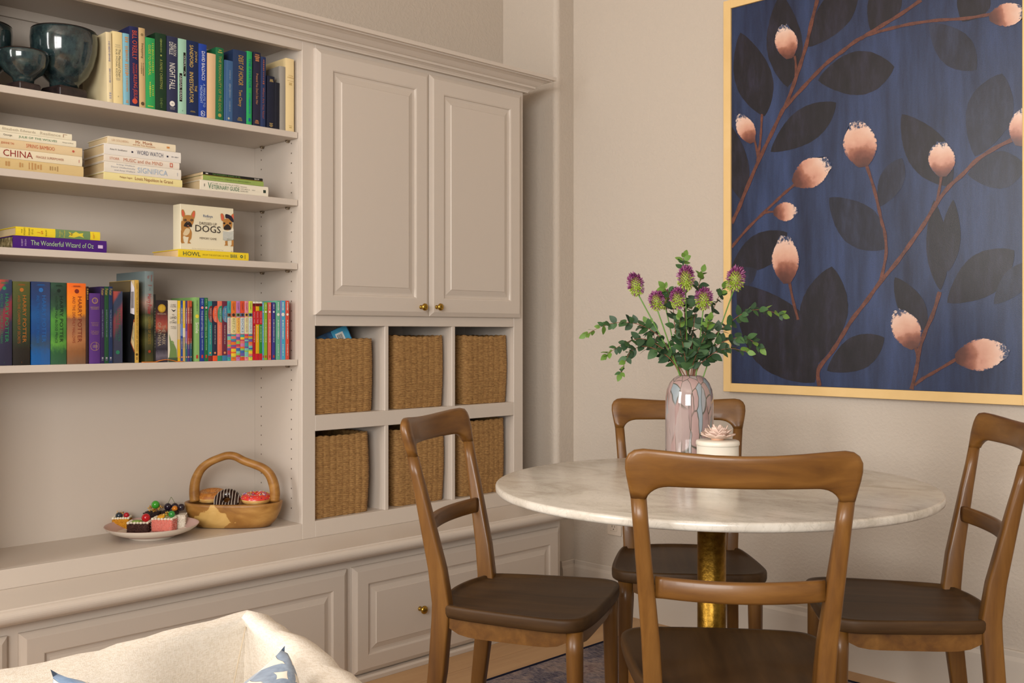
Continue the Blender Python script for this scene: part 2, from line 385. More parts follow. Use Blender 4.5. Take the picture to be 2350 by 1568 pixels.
# ================================================================ table and chairs
def woodmat(name, c0, c1, c2, scale=(2.2, 26, 26), rough=.36, rot=(0, 0, 0)):
    m = noisemat(name, [(.25, c0), (.5, c1), (.78, c2)], scale=scale, detail=7, rough=rough, spec=.45, distort=.35, rot=rot, nrough=.6, bump=.05, coat=.08)
    return m
WC = ('523214', '6C471C', '845B29')
M_WX = woodmat('walnut_lateral', *WC, scale=(3, 30, 30)); M_WZ = woodmat('walnut_upright', *WC, scale=(30, 30, 3)); M_WY = woodmat('walnut_seat', '362412', '47311A', '573E22', scale=(26, 2.5, 26), rough=.5); M_WY.node_tree.nodes['Principled BSDF'].inputs['Specular IOR Level'].default_value = .25; M_WY.node_tree.nodes['Principled BSDF'].inputs['Coat Weight'].default_value = 0
M_END = mat('3A2413', .6)
ZS = .46
def rrect(cx, cy, z, hx, hy, r, n=3):
    pts = []
    for sx, sy, a0 in ((1, 1, 0), (-1, 1, 90), (-1, -1, 180), (1, -1, 270)):
        for k in range(n+1):
            a = math.radians(a0+90*k/n); pts.append((cx+sx*(hx-r)+r*math.cos(a), cy+sy*(hy-r)+r*math.sin(a), z))
    return pts
def make_chair():
    t = empty('dining_chair')
    # back posts running down into the back legs
    for sx in (-1, 1):
        st_ = [(0, .163, -.222, .0125, .0145, .005), (.15, .158, -.200, .0150, .0175, .005), (.30, .153, -.181, .0165, .0205, .005), (.42, .151, -.172, .0170, .0215, .005), (.46, .150, -.171, .0170, .0215, .005),
               (.54, .1545, -.181, .0165, .0200, .006), (.62, .1615, -.197, .0155, .0175, .007), (.70, .1685, -.213, .0145, .0150, .008), (.76, .1735, -.226, .0140, .0135, .010), (.803, .1770, -.2345, .0140, .0128, .0115)]
        rings = [rrect(sx*x, y, z, hx, hy, r) for z, x, y, hx, hy, r in st_]
        MB().loft(rings, smooth=True).build('back_leg', M_WZ, t)
    # top rail with rounded shoulders turning down on to the posts
    oc = [(.191, .803), (.1945, .820), (.1985, .840), (.2010, .856), (.2005, .871), (.1950, .882), (.1850, .8890), (.170, .8915), (.14, .8900), (.10, .887), (.05, .884), (0, .883)]
    ic = [(.163, .803), (.1605, .809), (.156, .8145), (.150, .8190), (.143, .8225), (.135, .8245), (.127, .8255), (.118, .8257), (.10, .8257), (.07, .8257), (.035, .8257), (0, .8257)]
    oc = oc + [(-x, z) for x, z in reversed(oc[:-1])]; ic = ic + [(-x, z) for x, z in reversed(ic[:-1])]
    rings = []; m = len(oc)
    for i, ((ox, oz), (ix, iz)) in enumerate(zip(oc, ic)):
        j = min(i, m-1-i); ex = .78 if j == 0 else (.66 if j == 1 else .5); th = .0128-.0025*smoothstep(0, 8, j); ring = []
        for k in range(20):
            an = 2*math.pi*k/20; ca, sa = math.cos(an), math.sin(an)
            dy = th*math.copysign(abs(ca)**ex, ca); q = math.copysign(abs(sa)**ex, sa)
            x = (ox+ix)/2+(ox-ix)/2*q; z = (oz+iz)/2+(oz-iz)/2*q
            ring.append((x, -.2345-.030*max(0, 1-(x/.177)**2)+dy-(z-.803)*.22, z))
        rings.append(ring)
    MB().loft(rings).build('top_rail', M_WX, t, fixn=True)
    # lower back rail
    rings = []
    for i in range(-10, 11):
        x = .147*i/10; yb = -.201-.026*(1-(x/.147)**2); zc_ = .640-.002*(1-(x/.147)**2); ring = []
        for k in range(12):
            an = 2*math.pi*k/12; ring.append((x, yb+.0085*math.copysign(abs(math.cos(an))**.5, math.cos(an)), zc_+.0195*math.copysign(abs(math.sin(an))**.5, math.sin(an))))
        rings.append(ring)
    MB().loft(rings).build('back_rail', M_WX, t, fixn=True)
    # seat
    def outline(n=64):
        pts = []
        ctrl = [(.0, .190), (.10, .188), (.160, .180), (.188, .165), (.2035, .135), (.205, .10), (.200, .04), (.192, -.03), (.182, -.10), (.172, -.145), (.158, -.168), (.125, -.180), (.07, -.196), (0, -.203)]
        full = ctrl + [(-x, y) for x, y in reversed(ctrl[1:-1])]
        m = len(full)
        for i in range(m):
            p0, p1, p2, p3 = full[(i-1) % m], full[i], full[(i+1) % m], full[(i+2) % m]
            for k in range(4):
                u = k/4; pts.append(tuple(.5*((2*p1[j])+(-p0[j]+p2[j])*u+(2*p0[j]-5*p1[j]+4*p2[j]-p3[j])*u*u+(-p0[j]+3*p1[j]-3*p2[j]+p3[j])*u**3) for j in (0, 1)))
        return pts
    ol = outline()
    def ring(sc, z, lip=0): return [(x*sc, y*sc-.0*(1-sc), z - lip*smoothstep(-.02, -.12, y)) for x, y in ol]
    rings = [ring(.90, ZS-.030), ring(.975, ZS-.030), ring(.992, ZS-.027), ring(1.0, ZS-.020), ring(1.0, ZS-.007), ring(.995, ZS-.002), ring(.985, ZS), ring(.945, ZS), ring(.935, ZS-.0008, .005), ring(.85, ZS-.003, .004), ring(.6, ZS-.006, .002), ring(.3, ZS-.007), ring(.02, ZS-.007)]
    MB().loft(rings).build('seat', M_WY, t, fixn=True)
    # aprons
    def apron(p, q, z1, h, arch, th=.010):
        mb = MB(); p, q = Vector(p), Vector(q); d = (q-p); nrm = Vector((-d.y, d.x, 0)).normalized()*th/2; rings = []
        for i in range(13):
            u = i/12; c = p+d*u; e = abs(2*u-1); zb_ = z1-h+arch*e**6
            rings.append([tuple(c+nrm+Vector((0, 0, z1))), tuple(c-nrm+Vector((0, 0, z1))), tuple(c-nrm+Vector((0, 0, zb_))), tuple(c+nrm+Vector((0, 0, zb_)))])
        mb.loft(rings, smooth=False); return mb.build('apron', M_WX, t, fixn=True)
    zt_ = ZS-.0305
    apron((-.150, .158, 0), (.150, .158, 0), zt_, .042, .016); apron((-.135, -.168, 0), (.135, -.168, 0), zt_, .042, .012)
    for sx in (-1, 1): apron((sx*.156, -.150, 0), (sx*.174, .140, 0), zt_, .042, .018)
    for sx in (-1, 1):
        rings = []
        for z, r, dx, dy in ((0, .0125, .004, .006), (.1, .0145, .003, .004), (.25, .0175, .001, .002), (.38, .0195, 0, 0), (zt_, .0195, 0, 0)):
            rings.append([(sx*(.170+dx)+r*math.cos(2*math.pi*k/18), .154+dy+r*math.sin(2*math.pi*k/18), z) for k in range(18)])
        MB().loft(rings).build('front_leg', M_WZ, t)
    return t
CH0 = make_chair()
spots = [((-1.124, 1.717, .687), 'walnut dining chair nearest the camera, seen from behind in front of the table'),
         ((-1.724, 1.790, -1.114), 'walnut dining chair turned side on beside the basket cubbies'),
         ((-1.688, 2.370, 3.844), 'walnut dining chair behind the table, its back rail behind the vase'),
         ((-1.083, 2.362, 2.223), 'walnut dining chair at the far right, below the painting')]
for i, ((x, y, th), lab) in enumerate(spots):
    c = CH0 if i == 0 else copy_tree(CH0)
    c.location = (x, y, .0085); c.rotation_euler = (0, 0, th); tag(c, lab, 'chair', 'walnut dining chairs around the table')

# --- round marble table
def marble():
    m, nt, b = newmat('marble'); tc = N(nt, 'ShaderNodeTexCoord')
    mp = N(nt, 'ShaderNodeMapping'); mp.inputs['Scale'].default_value = (5, 9, 6); mp.inputs['Rotation'].default_value = (0, 0, .75); L(nt, tc.outputs['Object'], mp.inputs['Vector'])
    n1 = N(nt, 'ShaderNodeTexNoise', ins={'Scale': 1.0, 'Detail': 8.0, 'Roughness': .62, 'Distortion': .9}); L(nt, mp.outputs[0], n1.inputs['Vector'])
    r1 = ramp(nt, [(.30, 'ADA597'), (.42, 'C6BFB3'), (.52, 'D2CCC1'), (.7, 'D8D3C9')]); L(nt, n1.outputs['Fac'], r1.inputs[0])
    n2 = N(nt, 'ShaderNodeTexNoise', ins={'Scale': 2.0, 'Detail': 5.0, 'Roughness': .7, 'Distortion': 1.6}); L(nt, mp.outputs[0], n2.inputs['Vector'])
    r2 = ramp(nt, [(.475, (1, 1, 1)), (.497, (.66, .64, .62)), (.515, (1, 1, 1))]); L(nt, n2.outputs['Fac'], r2.inputs[0])
    mx = N(nt, 'ShaderNodeMix', data_type='RGBA', blend_type='MULTIPLY'); mx.inputs[0].default_value = .45
    L(nt, r1.outputs[0], mx.inputs[6]); L(nt, r2.outputs[0], mx.inputs[7]); L(nt, mx.outputs[2], b.inputs['Base Color'])
    b.inputs['Roughness'].default_value = .22; b.inputs['Specular IOR Level'].default_value = .5
    return m
TX, TY, TR, TZ = -1.369, 2.028, .506, .748
tb = empty('dining_table', (TX, TY, .0085)); tag(tb, 'round white marble dining table on a brass pedestal', 'table')
z0 = TZ-.0085
mb = MB(); mb.lathe([(.0001, z0-.021), (.40, z0-.021), (TR-.012, z0-.021), (TR-.004, z0-.019), (TR-.001, z0-.016), (TR, z0-.013), (TR, z0-.005), (TR-.001, z0-.0025), (TR-.003, z0-.0008), (TR-.006, z0), (.25, z0), (.0001, z0)], 96)
mb.build('table_top', marble(), tb)
M_HB = noisemat('hammered_brass', [(.3, '7A5A1E'), (.55, '94702B'), (.8, 'A98339')], scale=(60, 60, 60), rough=.38, bump=.35, bdist=.004)
M_HB.node_tree.nodes['Principled BSDF'].inputs['Metallic'].default_value = 1
mb = MB(); mb.lathe([(.033, .028), (.033, .3), (.033, z0-.029)], 32); mb.build('pedestal_column', M_HB, tb)
mb = MB(); mb.lathe([(.0001, z0-.03), (.12, z0-.03), (.125, z0-.028), (.125, z0-.0215), (.0001, z0-.0215)], 40); mb.build('mounting_plate', M_HB, tb)
mb = MB(); mb.lathe([(.0001, 0), (.215, 0), (.218, .004), (.216, .012), (.16, .018), (.06, .024), (.04, .03), (.0001, .03)], 48); mb.build('pedestal_base', M_HB, tb)

# ================================================================ books
M_PAGE = mat('D8C29A', .9, .1, name='pages')
def gradmat(stops, noise=0.0, rough=.4, coat=0.0, diag=0.0, name='dust_jacket', nscale=(12, 40, 12)):
    """print that changes along the height of a spine (stops from foot 0 to head 1)"""
    m, nt, b = newmat(name); tc = N(nt, 'ShaderNodeTexCoord'); sp = N(nt, 'ShaderNodeSeparateXYZ'); L(nt, tc.outputs['Generated'], sp.inputs[0])
    f = sp.outputs['Z']
    if diag:
        ma = N(nt, 'ShaderNodeMath', operation='MULTIPLY_ADD'); ma.inputs[1].default_value = diag; L(nt, sp.outputs['Y'], ma.inputs[0]); L(nt, f, ma.inputs[2]); f = ma.outputs[0]
    if noise:
        mp = N(nt, 'ShaderNodeMapping'); mp.inputs['Scale'].default_value = (3, 3, 9); L(nt, tc.outputs['Generated'], mp.inputs[0])
        no = N(nt, 'ShaderNodeTexNoise', ins={'Scale': 1.0, 'Detail': 4.0, 'Roughness': .6}); L(nt, mp.outputs[0], no.inputs['Vector'])
        mb_ = N(nt, 'ShaderNodeMath', operation='SUBTRACT'); mb_.inputs[1].default_value = .5; L(nt, no.outputs['Fac'], mb_.inputs[0])
        mc = N(nt, 'ShaderNodeMath', operation='MULTIPLY_ADD'); mc.inputs[1].default_value = noise; L(nt, mb_.outputs[0], mc.inputs[0]); L(nt, f, mc.inputs[2]); f = mc.outputs[0]
    r = ramp(nt, stops, 'LINEAR' if noise else 'CONSTANT'); L(nt, f, r.inputs[0]); L(nt, r.outputs[0], b.inputs['Base Color'])
    b.inputs['Roughness'].default_value = rough; b.inputs['Coat Weight'].default_value = coat
    return m
def book(name, label, group, t, h, d, cover, M, prints=(), pages=M_PAGE, round_=.0, lean=0.0, hard=True, rough=.5):
    """spine faces local +X, thickness along +Y, height along +Z; M places it"""
    root = empty(name); root.matrix_world = M; tag(root, label, 'book', group)
    cm = cover if not isinstance(cover, (str, tuple)) else mat(cover, rough, .35, name='book_cover')
    bt = .0024 if hard else .0006; rd = min(.0018, t*.10)*(1 if hard else .35)
    # cover: C-shaped section (spine slightly rounded), outer outline then inner outline
    n = 6; out = [(-d, 0)]
    for k in range(n+1):
        u = k/n; out.append((-rd*((2*u-1)**2), t*u))
    out.append((-d, t))
    inn = [(-d, t-bt), (-rd-bt, t-bt), (-rd-bt, bt), (-d, bt)]
    sec = out+inn; mb = MB()
    nn = len(sec); vs = [(x, y, z) for z in (0, h) for x, y in sec]
    fs = [(j, (j+1) % nn, nn+(j+1) % nn, nn+j) for j in range(nn)]
    # caps as strips
    lo = len(out); caps = []
    sp = list(range(1, n+2))
    caps += [(0, 1, nn-2, nn-1), (n+1, lo-1, lo, lo+1)]; caps.append(tuple(sp)+(lo+1, nn-2))
    for c in caps: fs.append(tuple(reversed(c))); fs.append(tuple(nn+i for i in c))
    mb.add(vs, fs); mb.build('cover', cm, root, fixn=True)
    e = .003 if hard else .0003
    MB().box((-d+e, bt, e), (-rd-bt, t-bt, h-e)).build('pages', pages, root)
    if prints:
        mats = []; mb = MB()
        def mi(c):
            m_ = mat(c, .45, .3, name='print')
            if m_ not in mats: mats.append(m_)
            return mats.index(m_)
        def P(u, v, lift=.0008):       # u from the head downwards 0..1, v across 0..1
            return Vector((-rd*((2*v-1)**2)+lift, t*v, h*(1-u)))
        for it in prints:
            if it[0] == 't':
                _, s, u0, u1, v, hf, c = it
                vs2, fs2, asp = text2d(s)
                mb.add([P(u0+(u1-u0)*x, v+hf*(y-.5), .0009) for x, y in vs2], fs2, mi(c))
            elif it[0] == 'T':         # lettering that stands upright on an upright book / runs up a lying one
                _, s, u, v0, v1, hh, c = it
                vs2, fs2, asp = text2d(s); mb.add([P(u+hh/2-hh*y, v0+(v1-v0)*x, .0009) for x, y in vs2], fs2, mi(c))
            elif it[0] == 'r':
                _, u0, u1, v0, v1, c = it; k = 4; vs2 = []; fs2 = []
                for i in range(k+1): vs2 += [P(u0, v0+(v1-v0)*i/k, .0005), P(u1, v0+(v1-v0)*i/k, .0005)]
                for i in range(k): fs2.append((2*i, 2*i+1, 2*i+3, 2*i+2))
                mb.add(vs2, fs2, mi(c))
            elif it[0] == 'c':
                _, u, v, rv, c = it; ru = rv*t/h; q = 14
                mb.add([P(u+ru*math.sin(2*math.pi*k/q), v+rv*math.cos(2*math.pi*k/q), .0007) for k in range(q)], [tuple(range(q))], mi(c))
            elif it[0] == 'p':
                _, pts, c = it; mb.add([P(u, v, .0007) for u, v in pts], [tuple(range(len(pts)))], mi(c))
            elif it[0] == 'm':         # faint marks: a row of short strokes standing for lettering too small to read
                _, u0, u1, v, hf, c, q = it
                rr = random.Random(int(u0*1000)+q)
                for k in range(q):
                    a = u0+(u1-u0)*k/q; b_ = a+(u1-u0)/q*rr.uniform(.35, .75); hh = hf*rr.uniform(.5, 1)
                    mb.add([P(a, v-hh/2), P(b_, v-hh/2), P(b_, v+hh/2), P(a, v+hh/2)], [(0, 1, 2, 3)], mi(c))
        tag(mb.build('spine_print', mats, root, fixn=False), kind='stuff')
    return root
NB = {}
def upright(label, grp, xb0, xb1, ytop, zs, xsp, d, cover, prints=(), leanpx=0, **kw):
    """upright book standing on height zs: sight-line x of the foot of the spine, sight-line y of its head, spine plane xsp"""
    a = onX(xb0, 700, xsp); b = onX(xb1, 700, xsp); t = (b.y-a.y)*.985
    h = onX((xb0+xb1)/2, ytop, xsp).z - zs
    dy = onX(xb0+leanpx, 700, xsp).y - a.y
    ang = math.atan2(dy, h)
    M = Matrix.Translation((xsp, a.y, zs+.0003+max(0, t*math.sin(ang)))) @ Matrix.Rotation(-ang, 4, 'X')
    return book('book', label, grp, t, h, d, cover, M, prints, **kw)
def lying(label, grp, x0, x1, yt0, yb0, yt1, yb1, xsp, d, cover, prints=(), z0=None, **kw):
    """book lying flat, spine towards the room; left end x0, right end x1 with the heights of its edges"""
    a = onX(x0, yt0, xsp); b = onX(x1, yt1, xsp); a2 = onX(x0, yb0, xsp); b2 = onX(x1, yb1, xsp)
    t = ((a.z-a2.z)+(b.z-b2.z))/2; zz = z0 if z0 is not None else (a2.z+b2.z)/2
    M = Matrix(((1, 0, 0, xsp), (0, 0, -1, b.y), (0, 1, 0, zz), (0, 0, 0, 1)))
    r = book('book', label, grp, t-.0004, b.y-a.y, d, cover, M, prints, **kw); return zz+t

# ---- top shelf
G1 = 'books standing on the top shelf'
Z1 = SHELF[0]; X1S = XSH-.006
gold = 'C79A3C'; wht = 'E6E2DA'; blk = '17140F'
upright('cream novel at the left end of the top shelf row, beside the bowls', G1, 247, 260, 75, Z1, X1S, .165, 'E2D2A8', [('m', .13, .42, .5, .35, '8A8498', 16), ('m', .52, .72, .5, .3, '8A8498', 11), ('m', .86, .96, .5, .4, 'A7A2A8', 3)], -4)
upright('pale yellow hardback titled The Mermaid Chair', G1, 260.4, 283, 73.5, Z1, X1S, .16, 'E5D19A', [('t', 'The Mermaid Chair', .24, .63, .66, .24, '5B5A4C'), ('t', 'SUE MONK KIDD', .24, .63, .36, .17, '77735F'), ('m', .18, .23, .5, .6, 'B7A987', 3), ('m', .64, .68, .5, .6, 'B7A987', 3), ('t', 'VIKING', .89, .91, .5, .12, '77735F')], -2)
upright('thin light blue hardback with orange lettering on the top shelf', G1, 283.5, 299, 77.5, Z1, X1S, .14, '7FB4C6', [('m', .05, .13, .55, .5, 'C98A4E', 3), ('m', .18, .40, .55, .45, 'C98A4E', 9), ('m', .43, .60, .55, .6, 'D08A4A', 6), ('m', .62, .82, .55, .35, 'C98A4E', 9), ('m', .93, .97, .55, .5, 'C98A4E', 2)], -2)
upright('tall navy hardback with red lettering, Killing Jesus', G1, 299.5, 320, 62, Z1, X1S, .165, '1F2450', [('t', "BILL O'REILLY", .05, .41, .55, .56, 'D2553B'), ('t', 'MARTIN', .47, .58, .70, .2, 'C9503A'), ('t', 'DUGARD', .46, .59, .40, .2, 'C9503A'), ('t', 'KILLING JESUS', .60, .90, .52, .56, 'D2553B'), ('c', .935, .5, .3, 'C9503A')], -2)
upright('tan hardback titled Swapping, with a worn spine', G1, 320.3, 335, 65, Z1, X1S, .16, 'C6A878', [('t', 'Swapping', .19, .38, .5, .42, '4A3A24'), ('m', .44, .60, .65, .2, '6A5638', 8), ('m', .44, .58, .35, .2, '6A5638', 8), ('c', .085, .5, .22, '8A7550'), ('c', .95, .5, .28, '5A4A32')], -2)
upright('bright green paperback guide with yellow lettering', G1, 335, 357, 87.4, Z1, X1S, .14, '2E9E57', [('t', 'GUIDE TO NATURAL', .10, .53, .42, .26, 'C6C24A'), ('m', .07, .50, .76, .22, 'A9C04A', 15), ('m', .62, .84, .45, .2, 'B7C24A', 8), ('m', .66, .82, .75, .2, 'A9C04A', 6), ('r', .955, .97, .2, .8, 'A9C04A')], -1)
upright('dark green hardback titled A Family Christmas', G1, 357.6, 383, 77.5, Z1, X1S, .16, '14351F', [('t', 'A FAMILY CHRISTMAS', .335, .72, .5, .24, '9AA057'), ('m', .07, .25, .5, .2, '8C9A55', 12), ('c', .285, .5, .08, '9AA057'), ('m', .84, .97, .5, .26, '5F7440', 6)], -1)
upright('slate navy hardback titled Night Fall', G1, 383.2, 408.6, 84.4, Z1, X1S, .165, '2B2F4D', [('t', 'NELSON', .09, .25, .72, .26, 'D9D6CC'), ('t', 'DEMILLE', .075, .24, .38, .34, 'D9D6CC'), ('t', 'NIGHT FALL', .35, .70, .48, .52, 'E6E2D8'), ('c', .885, .48, .24, 'E6E2D8'), ('t', 'W', .875, .895, .48, .22, '2B2F4D'), ('T', 'WARNER', .935, .25, .75, .012, 'B9B7B4'), ('T', 'BOOKS', .955, .3, .7, .012, 'B9B7B4')], 0)
upright('mint green hardback with black label bars, Girl A', G1, 408.9, 428.5, 89.7, Z1, X1S, .15, '9CC7B0', [('r', .175, .49, .62, .90, blk), ('t', 'GIRL  A', .215, .47, .76, .17, 'D7DAD2'), ('r', .46, .835, .16, .46, blk), ('t', 'ABIGAIL DEAN', .485, .81, .31, .19, 'D7DAD2'), ('t', 'VIKING', .945, .965, .5, .12, '5B7A69')], 0)
upright('navy hardback with gold lettering titled The Investigator', G1, 429, 456, 94.5, Z1, X1S, .165, '14264F', [('t', 'JOHN', .13, .275, .76, .24, 'D9B65A'), ('t', 'SANDFORD', .06, .355, .38, .30, 'D9B65A'), ('t', 'THE', .59, .67, .76, .20, 'D9B65A'), ('t', 'INVESTIGATOR', .42, .83, .38, .32, 'D9B65A'), ('m', .935, .955, .5, .5, '8E7B45', 3)], 0)
upright('royal blue hardback titled A Minute to Midnight', G1, 456.2, 475, 101.4, Z1, X1S, .155, '1C3F9C', [('t', 'DAVID BALDACCI', .10, .49, .55, .40, 'E9EAF0'), ('t', 'A MINUTE TO', .54, .86, .66, .28, 'A9BEE0'), ('t', 'MIDNIGHT', .57, .81, .30, .28, 'A9BEE0'), ('t', 'GD', .91, .985, .5, .5, 'E9EAF0')], 0)
upright('plain peach linen book without lettering on the top shelf', G1, 475.2, 495, 122.9, Z1, X1S, .13, 'DDB98F', (), 1)
upright('green hardback titled The Personality of the Dog', G1, 495.2, 513.2, 109.9, Z1, X1S, .155, '1E6B43', [('t', 'THE PERSONALITY OF THE DOG', .115, .88, .5, .34, 'A99A4C'), ('m', .03, .085, .5, .6, 'B3A557', 2), ('c', .935, .5, .22, 'A99A4C')], 1)
upright('steel blue clothbound book with faded spine on the top shelf', G1, 515, 534.6, 139, Z1, X1S, .14, '3E6390', [('m', .16, .32, .62, .2, '7F93A6', 9), ('m', .38, .62, .62, .3, '7F93A6', 12), ('m', .66, .84, .62, .2, '7F93A6', 8), ('c', .95, .5, .12, 'B9B29A'), ('r', 0, 1, .10, .16, '2E4C74'), ('r', 0, 1, .22, .26, '5C7FA6')], 1)
upright('thick dark blue hardback with gold lettering, Debt of Honor', G1, 534.8, 565.8, 116, Z1, X1S, .165, '24375A', [('t', 'DEBT OF HONOR', .07, .48, .56, .36, 'C79A3C'), ('t', 'Tom Clancy', .54, .77, .5, .32, 'C79A3C'), ('m', .92, .97, .5, .4, '8E7B45', 3)], 1)
upright('slim bright green hardback titled The Aviator', G1, 566, 578.4, 118, Z1, X1S, .15, '25A25E', [('t', 'THE AVIATOR', .095, .50, .55, .5, '1B4A8C'), ('m', .57, .85, .55, .34, '2A6A9A', 14), ('r', .91, .955, .35, .75, '1B5A8C')], 1)
upright('near black hardback titled Pretend You Dont See Her', G1, 581, 598, 120, Z1, X1S, .16, '22213A', [('t', "Pretend You Don't See Her", .29, .71, .5, .30, 'C58A5A'), ('m', .03, .13, .5, .7, 'B3774A', 4), ('m', .92, .97, .5, .6, 'B3774A', 3)], 1)
upright('narrow navy hardback titled Where Are You Now', G1, 598.2, 610, 130.5, Z1, X1S, .15, '24345C', [('t', 'Where Are You Now?', .44, .88, .5, .34, 'A85A45'), ('m', .04, .40, .5, .34, '9A5545', 12)], 1)
upright('short black book with gilt label near the right end of the top shelf', G1, 612.5, 630, 175, Z1, X1S, .12, '151B30', [('m', .06, .12, .55, .6, 'B39A62', 3), ('m', .90, .98, .55, .5, 'A28C5A', 4)], 1)
upright('shortest plain black book on the top shelf', G1, 630.2, 642, 190, Z1, X1S, .11, '141826', (), 1)
upright('grey clothbound book second from the right on the top shelf', G1, 642.3, 655.8, 152.7, Z1, X1S, .13, '9A958C', (), 0)
upright('cream book with gilt rule at the right end of the top shelf', G1, 656, 675.5, 135, Z1, X1S, .14, 'E6CF9C', [('T', 'TONI', .235, .3, .85, .016, 'B3935A'), ('T', 'MORRISON', .262, .18, .95, .016, 'B3935A'), ('r', .305, .309, .18, .95, 'B3935A'), ('m', .33, .37, .55, .6, 'C0A468', 3), ('m', .92, .96, .55, .4, 'C0A468', 2)], 0)

# ---- second shelf: three stacks of lying books
Z2 = SHELF[1]; X2S = XSH-.008
G2 = 'cream books lying in the left stack of the second shelf'
crm = 'E3D6B8'
z = Z2+.0003
def stack(rows, xsp, z, grp):
    for r in rows:
        lab, x0, x1, a, b, c, dd, dep, cov, pr = r[:10]; kw = r[10] if len(r) > 10 else {}
        z = lying(lab, grp, x0, x1, a, b, c, dd, xsp, dep, cov, pr, z0=z, **kw)
    return z
stack([
 ('thick tan book at the bottom of the left stack', 0, 191.8, 357, 384.5, 382, 404.4, .15, 'D3B983', [('m', .06, .12, .5, .7, 'B98F5A', 2), ('m', .22, .28, .5, .7, 'B98F5A', 2), ('m', .33, .50, .5, .7, 'B98F5A', 5), ('m', .58, .70, .5, .6, 'A8885A', 4)]),
 ('cream book with large red lettering CHINA', 0, 188.8, 333, 356.5, 357.4, 379.4, .15, 'E4D8BB', [('t', 'CHINA', .035, .385, .52, .66, '8E2420'), ('t', 'FRAGILE SUPERPOWER', .425, .765, .45, .24, 'A86A52'), ('m', .955, .965, .5, .55, 'B3554A', 1)]),
 ('tan book with orange lettering, Spring Bamboo', 0, 188.8, 312, 332.5, 335.5, 356, .145, 'DCC49A', [('t', 'JEANNE TAI', .01, .16, .5, .30, 'C0643E'), ('t', 'SPRING BAMBOO', .305, .65, .5, .42, 'C0643E'), ('c', .885, .5, .14, 'BE5A4A')]),
 ('white book with green lettering, Julie of the Wolves', 0, 175, 293.5, 310.5, 320, 333.5, .14, 'E6DEC6', [('t', 'George', .04, .15, .55, .36, '3A352C'), ('t', 'JULIE OF THE WOLVES', .235, .735, .5, .42, '3E7A52'), ('t', 'Harper & Row', .81, .96, .5, .2, '4A443A')]),
 ('cream book at the top of the left stack, Resilience', 0, 165.3, 278, 293.5, 302.3, 316, .135, 'E6DEC4', [('t', 'Elizabeth Edwards', .03, .48, .5, .38, 'B0A58E'), ('t', 'Resilience', .545, .83, .52, .46, 'B0A58E'), ('r', .87, .93, .74, .80, '8A5A3A'), ('r', .87, .878, .3, .80, '8A5A3A')]),
], X2S, z, G2)
G3 = 'white and cream books lying in the middle stack of the second shelf'
stack([
 ('pale yellow book at the bottom of the middle stack, Louis Napoleon le Grand', 239, 418.5, 392.7, 410, 411.7, 430, .15, 'E6D99C', [('t', 'Philippe Seguin', .19, .345, .5, .3, '8A5A3E'), ('t', 'Louis Napol\u00e9on le Grand', .38, .87, .5, .56, '8A4A30')]),
 ('white book with pale blue lettering, Significa', 240, 415.8, 366.7, 391.7, 386.8, 409.6, .15, 'E3DCCE', [('t', 'Irving Wallace', .15, .38, .80, .19, '9A9CA8'), ('t', 'David Wallechinsky', .08, .385, .52, .19, '9A9CA8'), ('t', 'and Amy Wallace', .12, .385, .24, .19, '9A9CA8'), ('t', 'SIGNIFICA', .415, .815, .5, .52, '9DB0C6'), ('m', .945, .96, .5, .4, '9A9CA8', 1)], {'hard': True}),
 ('white book with red serif lettering, Music and the Mind', 239.4, 412, 348, 365, 370, 384.6, .145, 'E4DACB', [('t', 'STORR', .065, .19, .5, .36, 'BC7A58'), ('t', 'MUSIC and the MIND', .245, .765, .5, .52, 'BC7A58'), ('r', .865, .905, .2, .85, 'C0563A'), ('r', .875, .895, .3, .75, 'E4DACB')]),
 ('thick white book titled Word Watch', 239.6, 415.3, 321, 346.7, 346, 369.4, .15, 'E4DFD6', [('t', 'Anne H. Soukhanov', .065, .285, .52, .16, '4A464A'), ('r', .34, .362, .40, .56, '1E1E3A'), ('t', 'WORD WATCH', .41, .755, .52, .40, '55556A'), ('r', .805, .827, .40, .56, '1E1E3A'), ('m', .87, .965, .5, .13, '77737A', 6)]),
 ('cream paperback at the top of the middle stack, Mr. Monk', 247.8, 403.3, 302.2, 319.6, 324, 340.7, .14, 'E5D8BC', [('t', 'LEE GOLDBERG', .05, .29, .52, .30, 'CDA98A'), ('t', 'Mr. Monk', .395, .645, .66, .42, '9A4E1E'), ('t', 'and the Two Assistants', .355, .685, .28, .2, 'B06A32'), ('r', .86, .905, .36, .62, 'C98A4E')]),
], X2S, Z2+.0003, G3)
G4 = 'books lying in the right stack of the second shelf'
